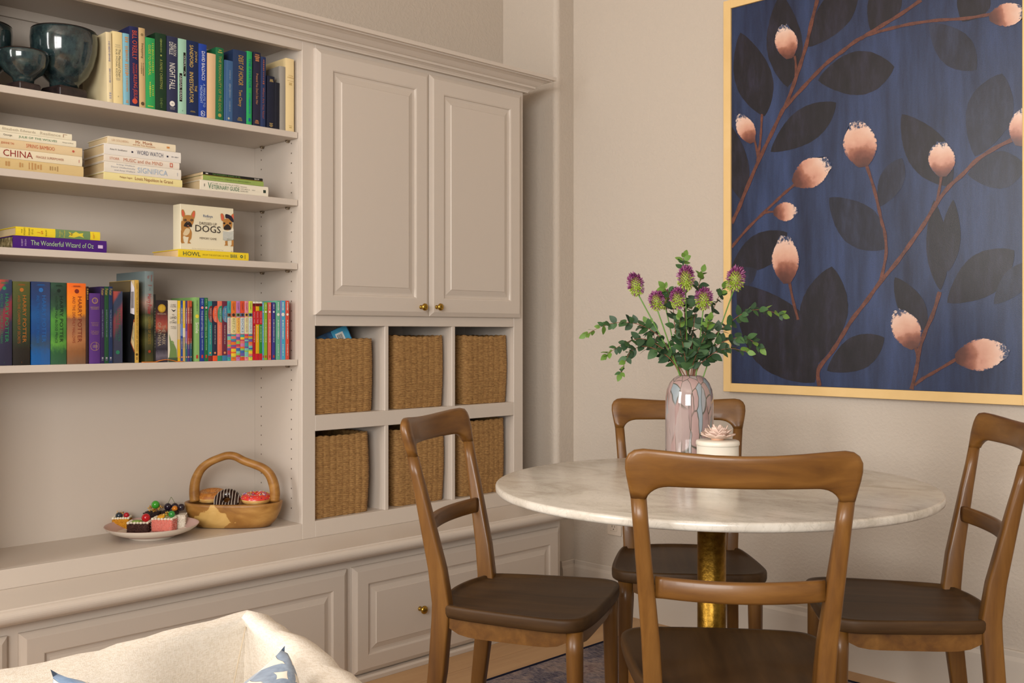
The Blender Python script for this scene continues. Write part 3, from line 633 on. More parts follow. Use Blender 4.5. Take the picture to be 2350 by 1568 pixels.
stack([
 ('white book with green lettering, Veterinary Guide', 460, 615.8, 411, 434, 426.4, 450, .16, 'E6DECA', [('t', 'V', .105, .155, .5, .62, '2E6A48'), ('t', 'ETERINARY GUIDE', .160, .56, .42, .40, '2E6A48'), ('t', 'THE ILLUSTRATED', .16, .56, .76, .12, '8A8A78'), ('t', 'FOR DOGS,', .575, .67, .70, .13, '77776A'), ('t', 'CATS, BIRDS, &', .575, .71, .49, .13, '77776A'), ('t', 'EXOTIC PETS', .575, .69, .28, .13, '77776A'), ('m', .75, .80, .5, .1, '77776A', 4), ('r', .92, .96, .35, .65, '2A3A30'), ('m', .05, .07, .5, .35, '55554A', 1)]),
 ('green book in the right stack of the second shelf', 466, 605, 399.6, 410.4, 413, 423.8, .15, '92A858', [('t', 'A Cozy Classic', .11, .32, .5, .3, '6E8444'), ('m', .35, .78, .5, .3, '6E8444', 20)], {'hard': False}),
 ('black paperback at the top of the right stack, The Wonderful Wizard of Oz', 466, 603, 391, 399, 405, 411.7, .15, '1B1A18', [('t', 'THE WONDERFUL WIZARD OF OZ', .15, .61, .55, .40, '6E9A4A'), ('t', 'BAUM', .855, .935, .55, .5, 'D7D2C6'), ('r', .04, .08, .4, .7, 'D7D2C6'), ('r', 0, 1, 0, .14, '8A7A20')], {'hard': False}),
], X2S, Z2+.0003, G4)
# ---- third shelf
Z3 = SHELF[2]; X3S = XSH-.012
G5 = 'story books lying at the left of the third shelf'
stack([
 ('purple picture book titled The Wonderful Wizard of Oz with author name', 30, 245, 534.8, 567.5, 555, 579.6, .19, '451675', [('t', 'The Wonderful Wizard of Oz', .18, .85, .5, .40, 'A9C79A'), ('T', 'ROBERT', .09, .2, .75, .018, 'B9A0CC'), ('T', 'SABUDA', .125, .2, .75, .018, 'B9A0CC'), ('r', .90, .955, .35, .62, 'D0B9DA')], {'pages': noisemat('popup_pages', [(.3, '1E2A24'), (.5, '8A7A52'), (.7, 'D0C4A0')], scale=(60, 60, 300))}),
 ('yellow and green book lying on the purple picture book', 36.5, 230, 513, 534.8, 534, 552.6, .18, 'E5CC2E', [('r', .455, .875, 0, 1, '6E8A5E'), ('T', 'THE', .065, .25, .75, .014, '6A6022'), ('T', 'WONDERFUL', .095, .05, .95, .018, '6A6022'), ('T', 'WIZARD', .15, .1, .9, .018, '6A6022'), ('T', 'OF OZ', .185, .2, .8, .018, '6A6022'), ('t', '~S', .24, .31, .5, .35, 'C0501E'), ('T', 'BAUM', .345, .1, .8, .016, '6A6022'), ('T', 'Books', .505, .15, .85, .018, 'D0C04A'), ('T', 'of', .53, .35, .65, .016, 'D0C04A'), ('T', 'Wonder', .56, .05, .95, .018, 'D0C04A'), ('p', [(.61, .2), (.63, .5), (.61, .8), (.66, .6), (.70, .85), (.74, .65), (.79, .75), (.78, .45), (.80, .2), (.74, .35), (.68, .15)], 'D8C63A'), ('c', .645, .5, .14, '8A6A2A'), ('t', 'h', .91, .925, .5, .7, 'D08A2E')]),
], X3S, Z3+.0003, G5)
zh = lying('yellow book titled Howl lying under the game box', 'picture books on the third shelf', 410, 570.7, 571, 590, 581, 598.8, X3S, .17, 'E8CB2A', [('t', 'HOWL', .06, .30, .5, .52, '2E4A3A'), ('t', 'FROM THE EDITORS OF THE', .33, .70, .46, .2, 'A08C2A'), ('t', 'BARK', .73, .83, .5, .44, '2E5A4A'), ('c', .892, .5, .20, '2E5A4A'), ('c', .892, .5, .09, 'E8CB2A'), ('m', .94, .955, .5, .7, '5A5A2A', 1)], z0=Z3+.0003, pages=mat('DDBE8E', .9, .1))

# ---- game box standing on the yellow book
def game_box():
    xsp = X3S-.012
    a = onX(414, 570.6, xsp); b = onX(535.8, 579, xsp); top = onX(414, 468, xsp).z
    w, h, d = b.y-a.y, top-zh, .046
    g = empty('game_box', (xsp, a.y, zh+.0006)); tag(g, 'cream memory game box with two bulldogs standing on the yellow book', 'game box')
    MB().box((-d, 0, 0), (0, w, h)).build('box_body', mat('E3DABE', .45, .35), g, bevel=.0008, seg=1)
    mats = []; mb = MB()
    def mi(c):
        m_ = mat(c, .5, .3, name='print')
        if m_ not in mats: mats.append(m_)
        return mats.index(m_)
    S = 1/9.038; x0, y0 = 340, 450
    lay = [0]
    def Q(zx, zy):      # point of the printed front from the close-up
        p = onX(x0+zx*S, y0+zy*S, xsp); return p.y-a.y, p.z-zh-.0006
    def poly(pts, c, cl=True):
        lay[0] += 1; e = .0004+lay[0]*.00004; vs = []
        for zx, zy in pts:
            y_, z_ = Q(zx, zy); vs.append((e, min(max(y_, 0), w-.0003), min(max(z_, .001), h)))
        mb.add(vs, [tuple(range(len(vs)))], mi(c))
    def spl(pts, n=4):
        r = []; m = len(pts)
        for i in range(m):
            p0, p1, p2, p3 = pts[(i-1) % m], pts[i], pts[(i+1) % m], pts[(i+2) % m]
            for k in range(n):
                u = k/n; r.append(tuple(.5*((2*p1[j])+(-p0[j]+p2[j])*u+(2*p0[j]-5*p1[j]+4*p2[j]-p3[j])*u*u+(-p0[j]+3*p1[j]-3*p2[j]+p3[j])*u**3) for j in (0, 1)))
        return r
    def ell(cx, cy, rx, ry, c, n=16, rot=0):
        poly([(cx+rx*math.cos(2*math.pi*k/n)*math.cos(rot)-ry*math.sin(2*math.pi*k/n)*math.sin(rot), cy+rx*math.cos(2*math.pi*k/n)*math.sin(rot)+ry*math.sin(2*math.pi*k/n)*math.cos(rot)) for k in range(n)], c)
    tan, dk, red, crm_ = 'B27E42', '2E2522', 'D2624A', 'D9C49C'
    # left dog: hind part, legs, body, chest, ears, head, muzzle, eyes
    poly(spl([(690, 520), (760, 560), (860, 660), (905, 760), (880, 830), (800, 850), (720, 800), (685, 700)]), tan)
    poly([(676, 700), (735, 820), (700, 900), (715, 950), (750, 975), (700, 985), (676, 940)], tan)
    poly([(850, 800), (905, 790), (895, 880), (850, 940), (890, 985), (815, 985), (830, 900)], tan)
    poly([(676, 830), (720, 860), (735, 950), (760, 975), (690, 980), (676, 950)], tan)
    poly(spl([(790, 670), (860, 690), (850, 770), (790, 820), (725, 800), (740, 740)]), crm_)
    for ex in (-1, 1):
        if ex < 0: e1 = [(690, 290), (730, 285), (765, 370), (755, 420), (715, 440), (690, 380)]; e2 = [(697, 310), (725, 305), (750, 380), (735, 425), (708, 410)]
        else: e1 = [(930, 310), (970, 315), (972, 400), (945, 480), (895, 440), (885, 390)]; e2 = [(935, 330), (962, 335), (958, 410), (930, 460), (905, 420)]
        poly(spl(e1), tan); poly(spl(e2), red)
    poly(spl([(740, 410), (820, 395), (900, 410), (945, 480), (930, 570), (880, 640), (820, 655), (755, 625), (715, 550), (715, 470)]), tan)
    poly(spl([(820, 525), (870, 545), (905, 600), (900, 645), (850, 635), (820, 650), (780, 640), (738, 625), (750, 580), (785, 540)]), dk)
    for cx in (765, 900): ell(cx, 500, 33, 27, '4A3420'); ell(cx, 498, 20, 18, '8A6A48'); ell(cx+3, 497, 11, 11, dk)
    ell(825, 615, 16, 9, 'C0705A'); ell(822, 542, 12, 8, '8A7A78')
    # right dog with beret and striped shirt
    poly(spl([(1560, 730), (1630, 745), (1720, 700), (1768, 690), (1768, 900), (1700, 890), (1640, 880), (1630, 905), (1570, 910), (1540, 800)]), 'E4E0D2')
    for k in range(7):
        yy = 735+k*27; poly([(1545, yy), (1650, yy+22), (1768, yy), (1768, yy+8), (1650, yy+31), (1547, yy+9)], '55707A')
    for q in ([(1590, 935), (1640, 930), (1640, 1000), (1650, 1030), (1575, 1030), (1595, 1000)], [(1725, 920), (1768, 915), (1768, 1045), (1700, 1045), (1725, 1010)]): poly(q, tan)
    poly(spl([(1500, 370), (1545, 370), (1575, 450), (1560, 520), (1520, 510), (1500, 440)]), tan); poly(spl([(1508, 385), (1540, 385), (1562, 450), (1545, 505), (1518, 490)]), red)
    poly(spl([(1735, 380), (1768, 375), (1768, 500), (1735, 500), (1705, 440)]), tan); poly(spl([(1738, 395), (1766, 390), (1766, 480), (1738, 480), (1715, 440)]), red)
    poly(spl([(1565, 490), (1640, 470), (1710, 490), (1740, 570), (1725, 660), (1680, 700), (1620, 710), (1560, 670), (1545, 580)]), tan)
    poly(spl([(1635, 585), (1680, 610), (1710, 660), (1700, 700), (1640, 700), (1590, 705), (1558, 680), (1575, 630)]), dk)
    for cx in (1572, 1692): ell(cx, 568, 25, 22, '4A3420'); ell(cx, 567, 14, 13, dk)
    poly(spl([(1595, 385), (1640, 380), (1720, 420), (1765, 500), (1768, 545), (1720, 530), (1660, 470), (1600, 455)]), '2A2430')
    def word(s, zx0, zx1, zy0, zy1, c, tilt=0):
        lay[0] += 1; e = .0006+lay[0]*.00004
        y_, z_ = Q(zx0, zy1); y2, z2 = Q(zx1, zy1+tilt); _, zt = Q(zx0, zy0)
        put_text(mb, s, (e, y_, z_), (0, 1, 0), (0, 0, 1), y2-y_, zt-z_, mi(c))
    word('Ridleys', 1135, 1330, 385, 455, '3E5A86'); word('GAMES', 1190, 1280, 468, 482, '8A8A8A')
    word('DRESSED UP', 1055, 1415, 535, 590, '4A4038'); word('DOGS', 970, 1495, 595, 735, '2E2522'); word('MEMORY GAME', 1060, 1410, 850, 893, '5A5048')
    word('Are the memory of your loyal dogs still working? Dogs', 900, 1550, 1075, 1098, 'A8A08A'); word('dressed up as people: find every matching pair to win the game', 850, 1600, 1108, 1130, 'A8A08A'); word('6+', 1710, 1745, 1130, 1160, 'A8A08A')
    tag(mb.build('cover_print', mats, g), kind='stuff')
game_box()

# ---- fourth shelf: the long row
Z4 = SHELF[3]; X4S = XSH-.014; G6 = 'books standing in the long row on the fourth shelf'
def u4(lab, x0, x1, yt, cov, pr=(), back=0, d=.14, **kw): return upright(lab, G6, x0, x1, yt, Z4, X4S-back, d, cov, pr, **kw)
def potter(sub, c1, c2):
    return [('t', 'HARRY POTTER', .165, .73, .66, .22, c1), ('t', sub, .165, .74, .34, .15, c2), ('c', .10, .5, .12, c1), ('t', 'SCHOLASTIC', .958, .975, .5, .05, c2), ('m', .03, .05, .5, .6, c2, 8)]
u4('thick red and slate fantasy novel cut off by the left edge of the picture', -9, 28.6, 642, gradmat([(0, '2A2840'), (.26, '33304A'), (.36, '7A3040'), (.50, '8A3442'), (.60, '2F3A58'), (.78, '33405E'), (.86, 'A8483A'), (1, 'B8503C')], .16, diag=-.25), potter('AND THE PRISONER OF AZKABAN', '2E8A5A', '3E7A5A'))
u4('thick olive green fantasy novel with orange lettering', 30, 69.8, 646.4, gradmat([(0, '1E1A14'), (.18, '241F18'), (.34, '2E3A24'), (.6, '3E4A28'), (.8, '4A5228'), (1, '565A2A')], .22), potter('AND THE CHAMBER OF SECRETS', 'B06A2A', '9A5A2A'))
u4('thick deep blue glossy fantasy novel', 72, 116.3, 647, gradmat([(0, '0F5AA0'), (.12, '11589C'), (.25, '2A4A6A'), (.4, '10407E'), (.6, '17508E'), (.8, '1E3A6E'), (1, '24345E')], .26, rough=.25, coat=.4), potter('AND THE ORDER OF THE PHOENIX', '2A6AB0', '2260A4'))
u4('thick green fantasy novel with pale green glow', 117, 153.4, 649, gradmat([(0, '2E5A3E'), (.14, '2A5A36'), (.26, '5A9A3A'), (.36, '3E7A32'), (.55, '4E9038'), (.7, '2A4E36'), (.85, '22382E'), (1, '2A4A38')], .26), potter('AND THE HALF-BLOOD PRINCE', '1E2A22', '24382A'))
u4('thick orange and brown fantasy novel', 154.6, 198, 650.5, gradmat([(0, '7A5A42'), (.15, '8A5A34'), (.3, 'B0764A'), (.45, '9A6A4A'), (.56, '8A5A3E'), (.62, 'E08A24'), (.8, 'EE8418'), (1, 'F06A1E')], .16), potter('AND THE DEATHLY HALLOWS', '7A2A1E', '8A3A26'))
u4('very thin dark maroon book beside the orange novel', 198.3, 203.6, 658, '2A1414', [('m', .03, .18, .5, .6, 'A8884A', 6)])
u4('short purple boxed set volume with gold crest', 205, 231, 673.5, '553079', [('c', .105, .5, .28, '9A7A5A'), ('c', .105, .5, .2, '5E3A80'), ('T', 'HOGWARTS', .20, .12, .88, .018, 'A58A6A'), ('T', 'CLASSICS', .222, .16, .84, .018, 'A58A6A'), ('T', 'QUIDDITCH', .42, .15, .85, .014, '9A7A6A'), ('T', 'THROUGH', .44, .2, .8, .014, '9A7A6A'), ('T', 'THE AGES', .46, .2, .8, .014, '9A7A6A'), ('T', 'THE TALES', .54, .15, .85, .014, '9A7A6A'), ('T', 'OF BEEDLE', .56, .15, .85, .014, '9A7A6A'), ('T', 'THE BARD', .58, .2, .8, .014, '9A7A6A'), ('c', .755, .5, .40, '9A7A5A'), ('c', .755, .5, .36, '553079'), ('t', 'WW', .735, .775, .5, .5, 'B09A7A')], d=.12)
for lab, x0, x1, c, s in (('slim dark purple volume with gold script head', 231.3, 239.5, '2E1F4A', 'HARRY POTTER  FANTASTIC BEASTS'), ('slim dark green volume with gold script head', 239.8, 249.4, '1F4A2E', 'QUIDDITCH THROUGH THE AGES'), ('slim dark blue volume with gold script head', 249.7, 258.6, '1E2F55', 'THE TALES OF BEEDLE THE BARD')):
    u4(lab, x0, x1, 658, c, [('t', 'Potter', .03, .115, .5, .75, 'B09A50'), ('t', s, .30, .66, .5, .3, '8A94A8'), ('r', .915, .965, .25, .75, '5A5A6A'), ('r', .925, .935, .3, .7, 'D0D0D0')], hard=False)
u4('slate and red fantasy novel with green lettering between slim volumes and journal', 258.9, 281.6, 669, gradmat([(0, '353A50'), (.3, '3A3A50'), (.42, '7A3A48'), (.56, '8A3E48'), (.66, '35405A'), (.8, '36425E'), (.88, 'A84A44'), (1, 'B45048')], .12, diag=-.22), [('t', 'HARRY POTTER', .25, .70, .66, .26, '2E6A55'), ('t', 'PRISONER OF AZKABAN', .28, .68, .36, .18, '2E6A55'), ('c', .85, .5, .2, '2E7A5A')], hard=False, back=.006)
jr = u4('tall gold-spined magic journal with a paper note on its dark cover', 309.3, 318.6, 643, 'C8A24A', [('t', 'HARRY POTTER: A JOURNEY THROUGH A HISTORY OF MAGIC', .04, .86, .5, .5, '6A5020'), ('c', .90, .5, .3, '5A4418'), ('m', .93, .97, .5, .5, '6A5020', 3)], back=-.006, d=.17, hard=False)
# printed front cover of the journal (its left face)
def journal_cover():
    h = onX(314, 643, X4S+.006).z-Z4; d = .17
    mb = MB(); mats = [mat(c, .4, .35, name='print') for c in ('1E2024', 'D9D4DA', '6A5A3A', '9A4A2A', 'D0B98A', '3E5A3E', '4A4440')]
    def q(pts, mi, e): mb.add([(-u*d, -e, v*h) for u, v in pts], [tuple(range(len(pts)))], mi)
    q([(.0, 0), (.99, 0), (.99, .995), (.0, .995)], 0, .0003)
    q([(.18, .86), (.97, .86), (.97, .995), (.10, .995)], 2, .0006)
    q([(0, .58), (.16, .60), (.13, .995), (0, .90)], 1, .0009); q([(0, .86), (.12, .995), (0, .995)], 4, .0008)
    q([(0, .12), (.15, .24), (.03, .52), (0, .53)], 3, .0009); q([(0, .15), (.13, .25), (.03, .49), (0, .49)], 4, .0012)
    for k in range(9): q([(.02+.012*k, .66), (.026+.012*k, .66), (.026+.012*k, .86), (.02+.012*k, .86)], 6, .0012)
    q([(.02, .25), (.07, .30), (.05, .42), (.02, .46), (.035, .38), (.05, .32)], 5, .0014)
    o = mb.build('front_cover_print', mats, jr); tag(o, kind='stuff')
journal_cover()
u4('tallest hardback of the row, grey sky above a dark green scene, red title lettering', 333, 353, 623, gradmat([(0, '4A4A22'), (.12, '2E3018'), (.24, '55542A'), (.36, '242816'), (.46, '6A6A3A'), (.52, '3A3E28'), (.58, '6A5A50'), (.66, 'B09488'), (.75, '7A8684'), (1, '6E7E80')], .12), [('t', 'Harry Potter', .25, .475, .45, .6, 'A8202A'), ('t', 'CHAMBER OF SECRETS', .50, .80, .5, .32, '8A6A2A'), ('T', 'YEAR', .155, .3, .8, .014, '9A3A3A'), ('T', '2', .195, .4, .65, .028, '5A6A70'), ('t', 'Kazu', .05, .08, .4, .28, '9A4A40'), ('t', 'Kibuishi', .04, .11, .75, .2, '9A4A40'), ('c', .88, .5, .16, '9A3A1E')], d=.19)
u4('thin black book right of the tall hardback', 353.3, 357.4, 676, '23231E', [('m', .2, .8, .5, .4, '6A6A55', 14)], hard=False)
u4('thick dark paperback with gold medallion, The Mark of Athena', 357.6, 385, 689.6, gradmat([(0, '3A3444'), (.1, '6A6470'), (.2, '2A2634'), (.34, '4A4450'), (.46, '2A2024'), (.56, 'B05A44'), (.68, '8A3A34'), (.78, '5A2A2A'), (.85, '2A1A1E'), (1, '1E161C')], .12), [('c', .13, .5, .34, 'B08A24'), ('c', .13, .5, .24, 'C9A43A'), ('T', 'RIORDAN', .22, .15, .85, .022, 'B9A890'), ('t', 'THE MARK', .40, .72, .66, .30, 'A89A84'), ('t', 'OF ATHENA', .36, .74, .30, .28, 'A89A84')], hard=False)
u4('cream paperback with a green statue on its spine', 386, 407.5, 689.6, 'D5CDBB', [('T', 'CHRIS', .075, .25, .8, .022, '55504A'), ('T', 'COLFER', .105, .2, .85, .022, '55504A'), ('p', [(.14, .3), (.165, .55), (.15, .85), (.185, .6), (.18, .5)], '2E2A28'), ('T', 'The', .235, .4, .65, .02, '4A4A44'), ('T', 'LAND', .28, .2, .88, .04, '4A4A44'), ('T', 'of', .325, .4, .65, .02, '4A4A44'), ('T', 'STORIES', .36, .15, .9, .03, '4A4A44'), ('T', 'WORLDS', .43, .25, .85, .018, '77706A'), ('T', 'COLLIDE', .455, .25, .85, .018, '77706A'), ('p', [(.545, .1), (.60, .2), (.66, .3), (.655, .45), (.70, .6), (.80, .9), (.93, .95), (.93, .1), (.80, .2), (.68, .15)], '6E8A52'), ('c', .685, .48, .13, '7E9A60'), ('r', .93, 1, 0, 1, '4A5A44')], hard=False)
thin = [(408.2, 414.3, 'yellow', [(0, 'D8B020'), (.36, 'C8B48A'), (.62, 'E4BE18')]), (414.6, 419.8, 'blue', [(0, '2A4A9A'), (.42, '6A86C0'), (.62, '2E5AA8'), (.93, '244A90')]), (420, 425.3, 'mustard', [(0, 'C0A45A'), (.22, 'A89468'), (.40, 'DDD2B0'), (.55, 'E0B820')]), (425.6, 430, 'violet', [(0, '2E6474'), (.3, '8A6AA8'), (.5, '6A4A90'), (.8, '4A3A70')]), (430.2, 435.6, 'red', [(0, '4A3A78'), (.28, 'A83A34'), (.6, 'B04038'), (.86, 'C0603A')]), (436.4, 440.4, 'dark red', [(0, '2A5A6A'), (.3, '8A2A2A'), (.6, '7A2424'), (.9, 'C0502A')])]
for k, (a, b, cn, stp) in enumerate(thin):
    u4('thin %s children\u2019s paperback between the statue book and the pale green book' % cn, a, b, 690.5, gradmat(stp), [('m', .12, .38, .5, .45, 'D8C8A8', 12), ('m', .62, .8, .5, .35, 'C8B898', 8), ('c', .925, .5, .34, 'D89A6A')], hard=False)
u4('pale green book titled Smile', 446.6, 458, 683, '86B26A', [('t', 'Smile', .39, .56, .5, .62, 'E8EAD8'), ('c', .295, .5, .36, 'E0CE3A'), ('m', .05, .22, .5, .3, '5A7A4A', 10), ('r', .90, .955, .3, .7, 'B8402E')], hard=False, d=.15)
u4('navy paperback, The Baby-Sitters Club', 459.2, 469, 684, '243A86', [('t', 'THE BABY-SITTERS CLUB', .20, .63, .45, .42, 'B8C4DC'), ('c', .155, .5, .3, 'E0908A'), ('m', .65, .83, .5, .3, '8AA0C8', 12), ('m', .02, .12, .5, .5, '7A94C4', 5), ('r', .90, .95, .3, .7, 'C0402E')], hard=False)
u4('dark green paperback, The Baby-Sitters Club', 469.2, 477.5, 684, '1F6A38', [('t', 'THE BABY-SITTERS CLUB', .20, .63, .45, .42, 'A8C8A0'), ('c', .155, .5, .3, 'D0A8B0'), ('m', .65, .83, .5, .3, '8AB48A', 12), ('m', .02, .12, .5, .5, '7AA47A', 5), ('r', .90, .95, .3, .7, 'C0402E')], hard=False)
for a, b, c, c2, nm in ((477.8, 487.2, '2E8A86', '7A2A2A', 'teal'), (488, 498.8, '2A2C42', 'E0562E', 'navy and orange'), (499.2, 509.8, 'E07258', '2E8A6A', 'salmon'), (510, 521.6, '6A2A3E', '3E7AA0', 'maroon')):
    u4('%s detective paperback with a coloured half disc' % nm, a, b, 691.5, c, [('p', [(.075+.285*(.5-.5*math.cos(math.pi*k/8)), 1-(.98*math.sin(math.pi*k/8))**.6) for k in range(9)], c2), ('t', 'NANCY DREW', .12, .35, .66, .24, 'D8D2CA'), ('t', 'MYSTERY STORIES', .12, .34, .36, .15, 'B8B2AA'), ('t', 'THE SECRET OF THE OLD', .40, .72, .5, .2, 'D0C8C0'), ('c', .865, .5, .22, 'D8885A'), ('r', .91, 1, 0, 1, c2)], hard=False)
CL = ['3EA0A0', 'E0762E', 'C07AB0', 'D8502E', 'E08A9A', 'CCD84A']
PAL = ['E0762E', '3E9AA0', 'C0405A', '8AC05A', 'E8C83A', 'C87AA8', '3E6AA8', 'D8786A', '6A5AA0', '7AC0B0']
for i, (a, b) in enumerate(((521.9, 530.2), (530.4, 541.8), (542.2, 551), (551.6, 561), (561.5, 570.2), (570.6, 579.4))):
    pr = [('r', 0, .19, 0, 1, CL[i]), ('t', 'CLEARY', .03, .16, .5, .4, '4A2A3A'), ('r', .205, .26, 0, 1, ['8A5A4A', 'C0705A', '6A9A5A', '4A6A9A', 'D0A040', '5A6A9A'][i]), ('c', .232, .5, .3, '3A2A22')]
    rr = random.Random(i+3); u = .56
    pr.append(('r', .275, .55, .0, 1, ['D8C8BA', 'E4D8A0', 'EAC060', 'C8D4D4', 'DCD8A0', 'C4CCD0'][i]))
    pr.append(('t', ['RAMONA AGE 8', 'BEEZUS', 'RAMONA', 'SOCKS', 'RIBSY FOREVER', 'HENRY'][i], .29, .53, .5, .5, ['A86A7A', '8A8A4A', 'C0503A', '5A6A8A', 'B07A7A', '8A9A9A'][i]))
    while u < .93:
        w_ = rr.uniform(.022, .055); pr.append(('r', u, min(.94, u+w_), 0, 1, PAL[rr.randrange(len(PAL))])); u += w_
    pr += [('r', .94, 1, 0, 1, CL[i]), ('r', .955, .962, .2, .8, '55403A')]
    u4('colourful striped children\u2019s paperback with %s head, in the striped set' % ['teal', 'orange', 'lilac', 'red-orange', 'pink', 'lime'][i], a, b, 691.5, CL[i], pr, hard=False, d=.13)
for a, b, c, nm in ((580, 586.7, 'A8182A', 'crimson'), (587.1, 595, 'DDA818', 'yellow'), (595.3, 601.8, '2E8A2E', 'green')):
    u4('%s and red children\u2019s paperback with a white head' % nm, a, b, 692.7, c, [('r', 0, .03, 0, 1, 'E0DCD0'), ('r', .03, .08, 0, 1, '6A1020'), ('r', .10, .15, 0, 1, c), ('r', .16, .39, 0, 1, 'C0182A'), ('t', 'MAGIC TREE', .18, .37, .5, .35, 'E0A0A0'), ('m', .42, .7, .5, .3, 'E0C8A8', 12), ('r', .83, .88, .1, .9, c), ('r', .89, 1, 0, 1, 'C0182A')], hard=False, d=.13)
for a, b, c, nm in ((602, 606, '5AA0C0', 'pale blue'), (606.3, 613.4, '86B02A', 'lime green'), (615.6, 622.4, 'D8655A', 'coral'), (624.8, 631.6, '3E3A86', 'indigo')):
    u4('slim %s paperback with a white dot on its spine' % nm, a, b, 694.5, c, [('c', .165, .5, .3, 'E4E0D4'), ('m', .03, .12, .5, .3, 'D8D8C8', 6), ('m', .3, .7, .5, .35, 'D0D4C0', 16), ('r', .92, .965, .25, .75, 'B8402E')], hard=False, d=.13)
for a, b, c, nm, e in ((634, 643.2, '66AE90', 'mint', 0), (643.6, 655.2, '4AA8C8', 'sky blue', 1), (655.6, 663.6, 'D0503E', 'red', 0)):
    pr = [('c', .235, .5, .32, 'E6E0D2'), ('m', .03, .17, .5, .4, 'D8E0D8', 8), ('m', .33, .66, .5, .3, 'D8E0D8', 18), ('m', .74, .94, .5, .25, 'D0DAD4', 8)]
    if e: pr.append(('r', 0, 1, 0, .2, '8A6AB8'))
    u4('taller %s paperback at the right end of the long row' % nm, a, b, 690.5, c, pr, hard=False, d=.15)
# orange ribbon lying along the foot of the books
mb = MB(); pts = []
for k in range(25):
    u = k/24; xx = 325+95*u; p = onX(xx, 833, X4S+.006); bump = .006*math.sin(math.pi*min(1, max(0, (u-.33)/.5)))
    pts.append((X4S+.008, p.y, Z4+.0006+max(0, bump)))
rings = [[(x-.004, y, z), (x+.003, y, z), (x+.003, y, z+.0018), (x-.004, y, z+.0018)] for x, y, z in pts]
o = mb.loft(rings).build('ribbon', mat('D8761E', .5), fixn=True); tag(o, 'orange ribbon curving along the foot of the books on the fourth shelf', 'ribbon')

# ================================================================ bowls, wooden basket, plate and sweets
M_GLAZE = noisemat('blue_green_glaze', [(.25, '10181B'), (.42, '1B292D'), (.58, '2E4041'), (.8, '4A5A56')], scale=(34, 34, 26), detail=9, rough=.12, spec=.6, coat=.5, nrough=.7)
M_FOOT = noisemat('dark_iron_glaze', [(.3, '1A1416'), (.7, '3A2C2A')], scale=(60, 60, 60), rough=.45)
def bowl(label, cx, ybase, rpx, prof, foot, x, grp='glazed footed bowls on the top shelf'):
    c = onX(cx, ybase, x); sc = rpx*((c-CAM).dot(Vector((-_s, _c, 0))))/FPX
    b = empty('footed_bowl', (x, c.y, Z1+.0004)); tag(b, label, 'bowl', grp)
    h0 = foot*sc
    outer = [(r*sc, h0+z*sc) for r, z in prof]; inner = [(max(r*sc-.006, 1e-4), max(h0+z*sc, h0+.012)) for r, z in reversed(prof)]; inner[-1] = (1e-4, h0+.012)
    MB().lathe([(1e-4, h0)]+outer+inner, 48, caps=False).build('bowl_body', M_GLAZE, b, fixn=True)
    rt = outer[-1][0]; zt = outer[-1][1]
    rim = [(rt-.003+.0034*math.cos(a), zt+.0028*math.sin(a)) for a in [k*math.pi/5 for k in range(11)]]
    MB().lathe(rim, 48, caps=False).build('rim', mat('1B1210', .3), b, fixn=True)
    # square stepped foot
    mb = MB(); f = .50*sc
    mb.loft([rrect(0, 0, 0, f*.98, f*.98, .004), rrect(0, 0, h0*.75, f, f, .004), rrect(0, 0, h0, f*.92, f*.92, .004)], smooth=False); o = mb.build('foot', M_FOOT, b); o.rotation_euler = (0, 0, .25)
    return b
PB = [(.42, 0), (.44, .16), (.50, .22), (.70, .42), (.86, .75), (.97, 1.15), (1.0, 1.50), (.985, 1.72), (.965, 1.80)]
PS = [(.40, 0), (.42, .18), (.48, .26), (.74, .46), (.92, .76), (1.0, 1.10), (1.0, 1.24), (.985, 1.32)]
bowl('large blue-green glazed footed bowl beside the cream novel', 147, 200, 72.5, PB, .36, -2.898)
bowl('small blue-green glazed footed bowl in front of the large one', 54, 200, 54, PS, .30, -2.862)
bowl('blue-green glazed bowl cut off by the left edge of the picture', -49, 190, 72, PB, .36, -2.972)

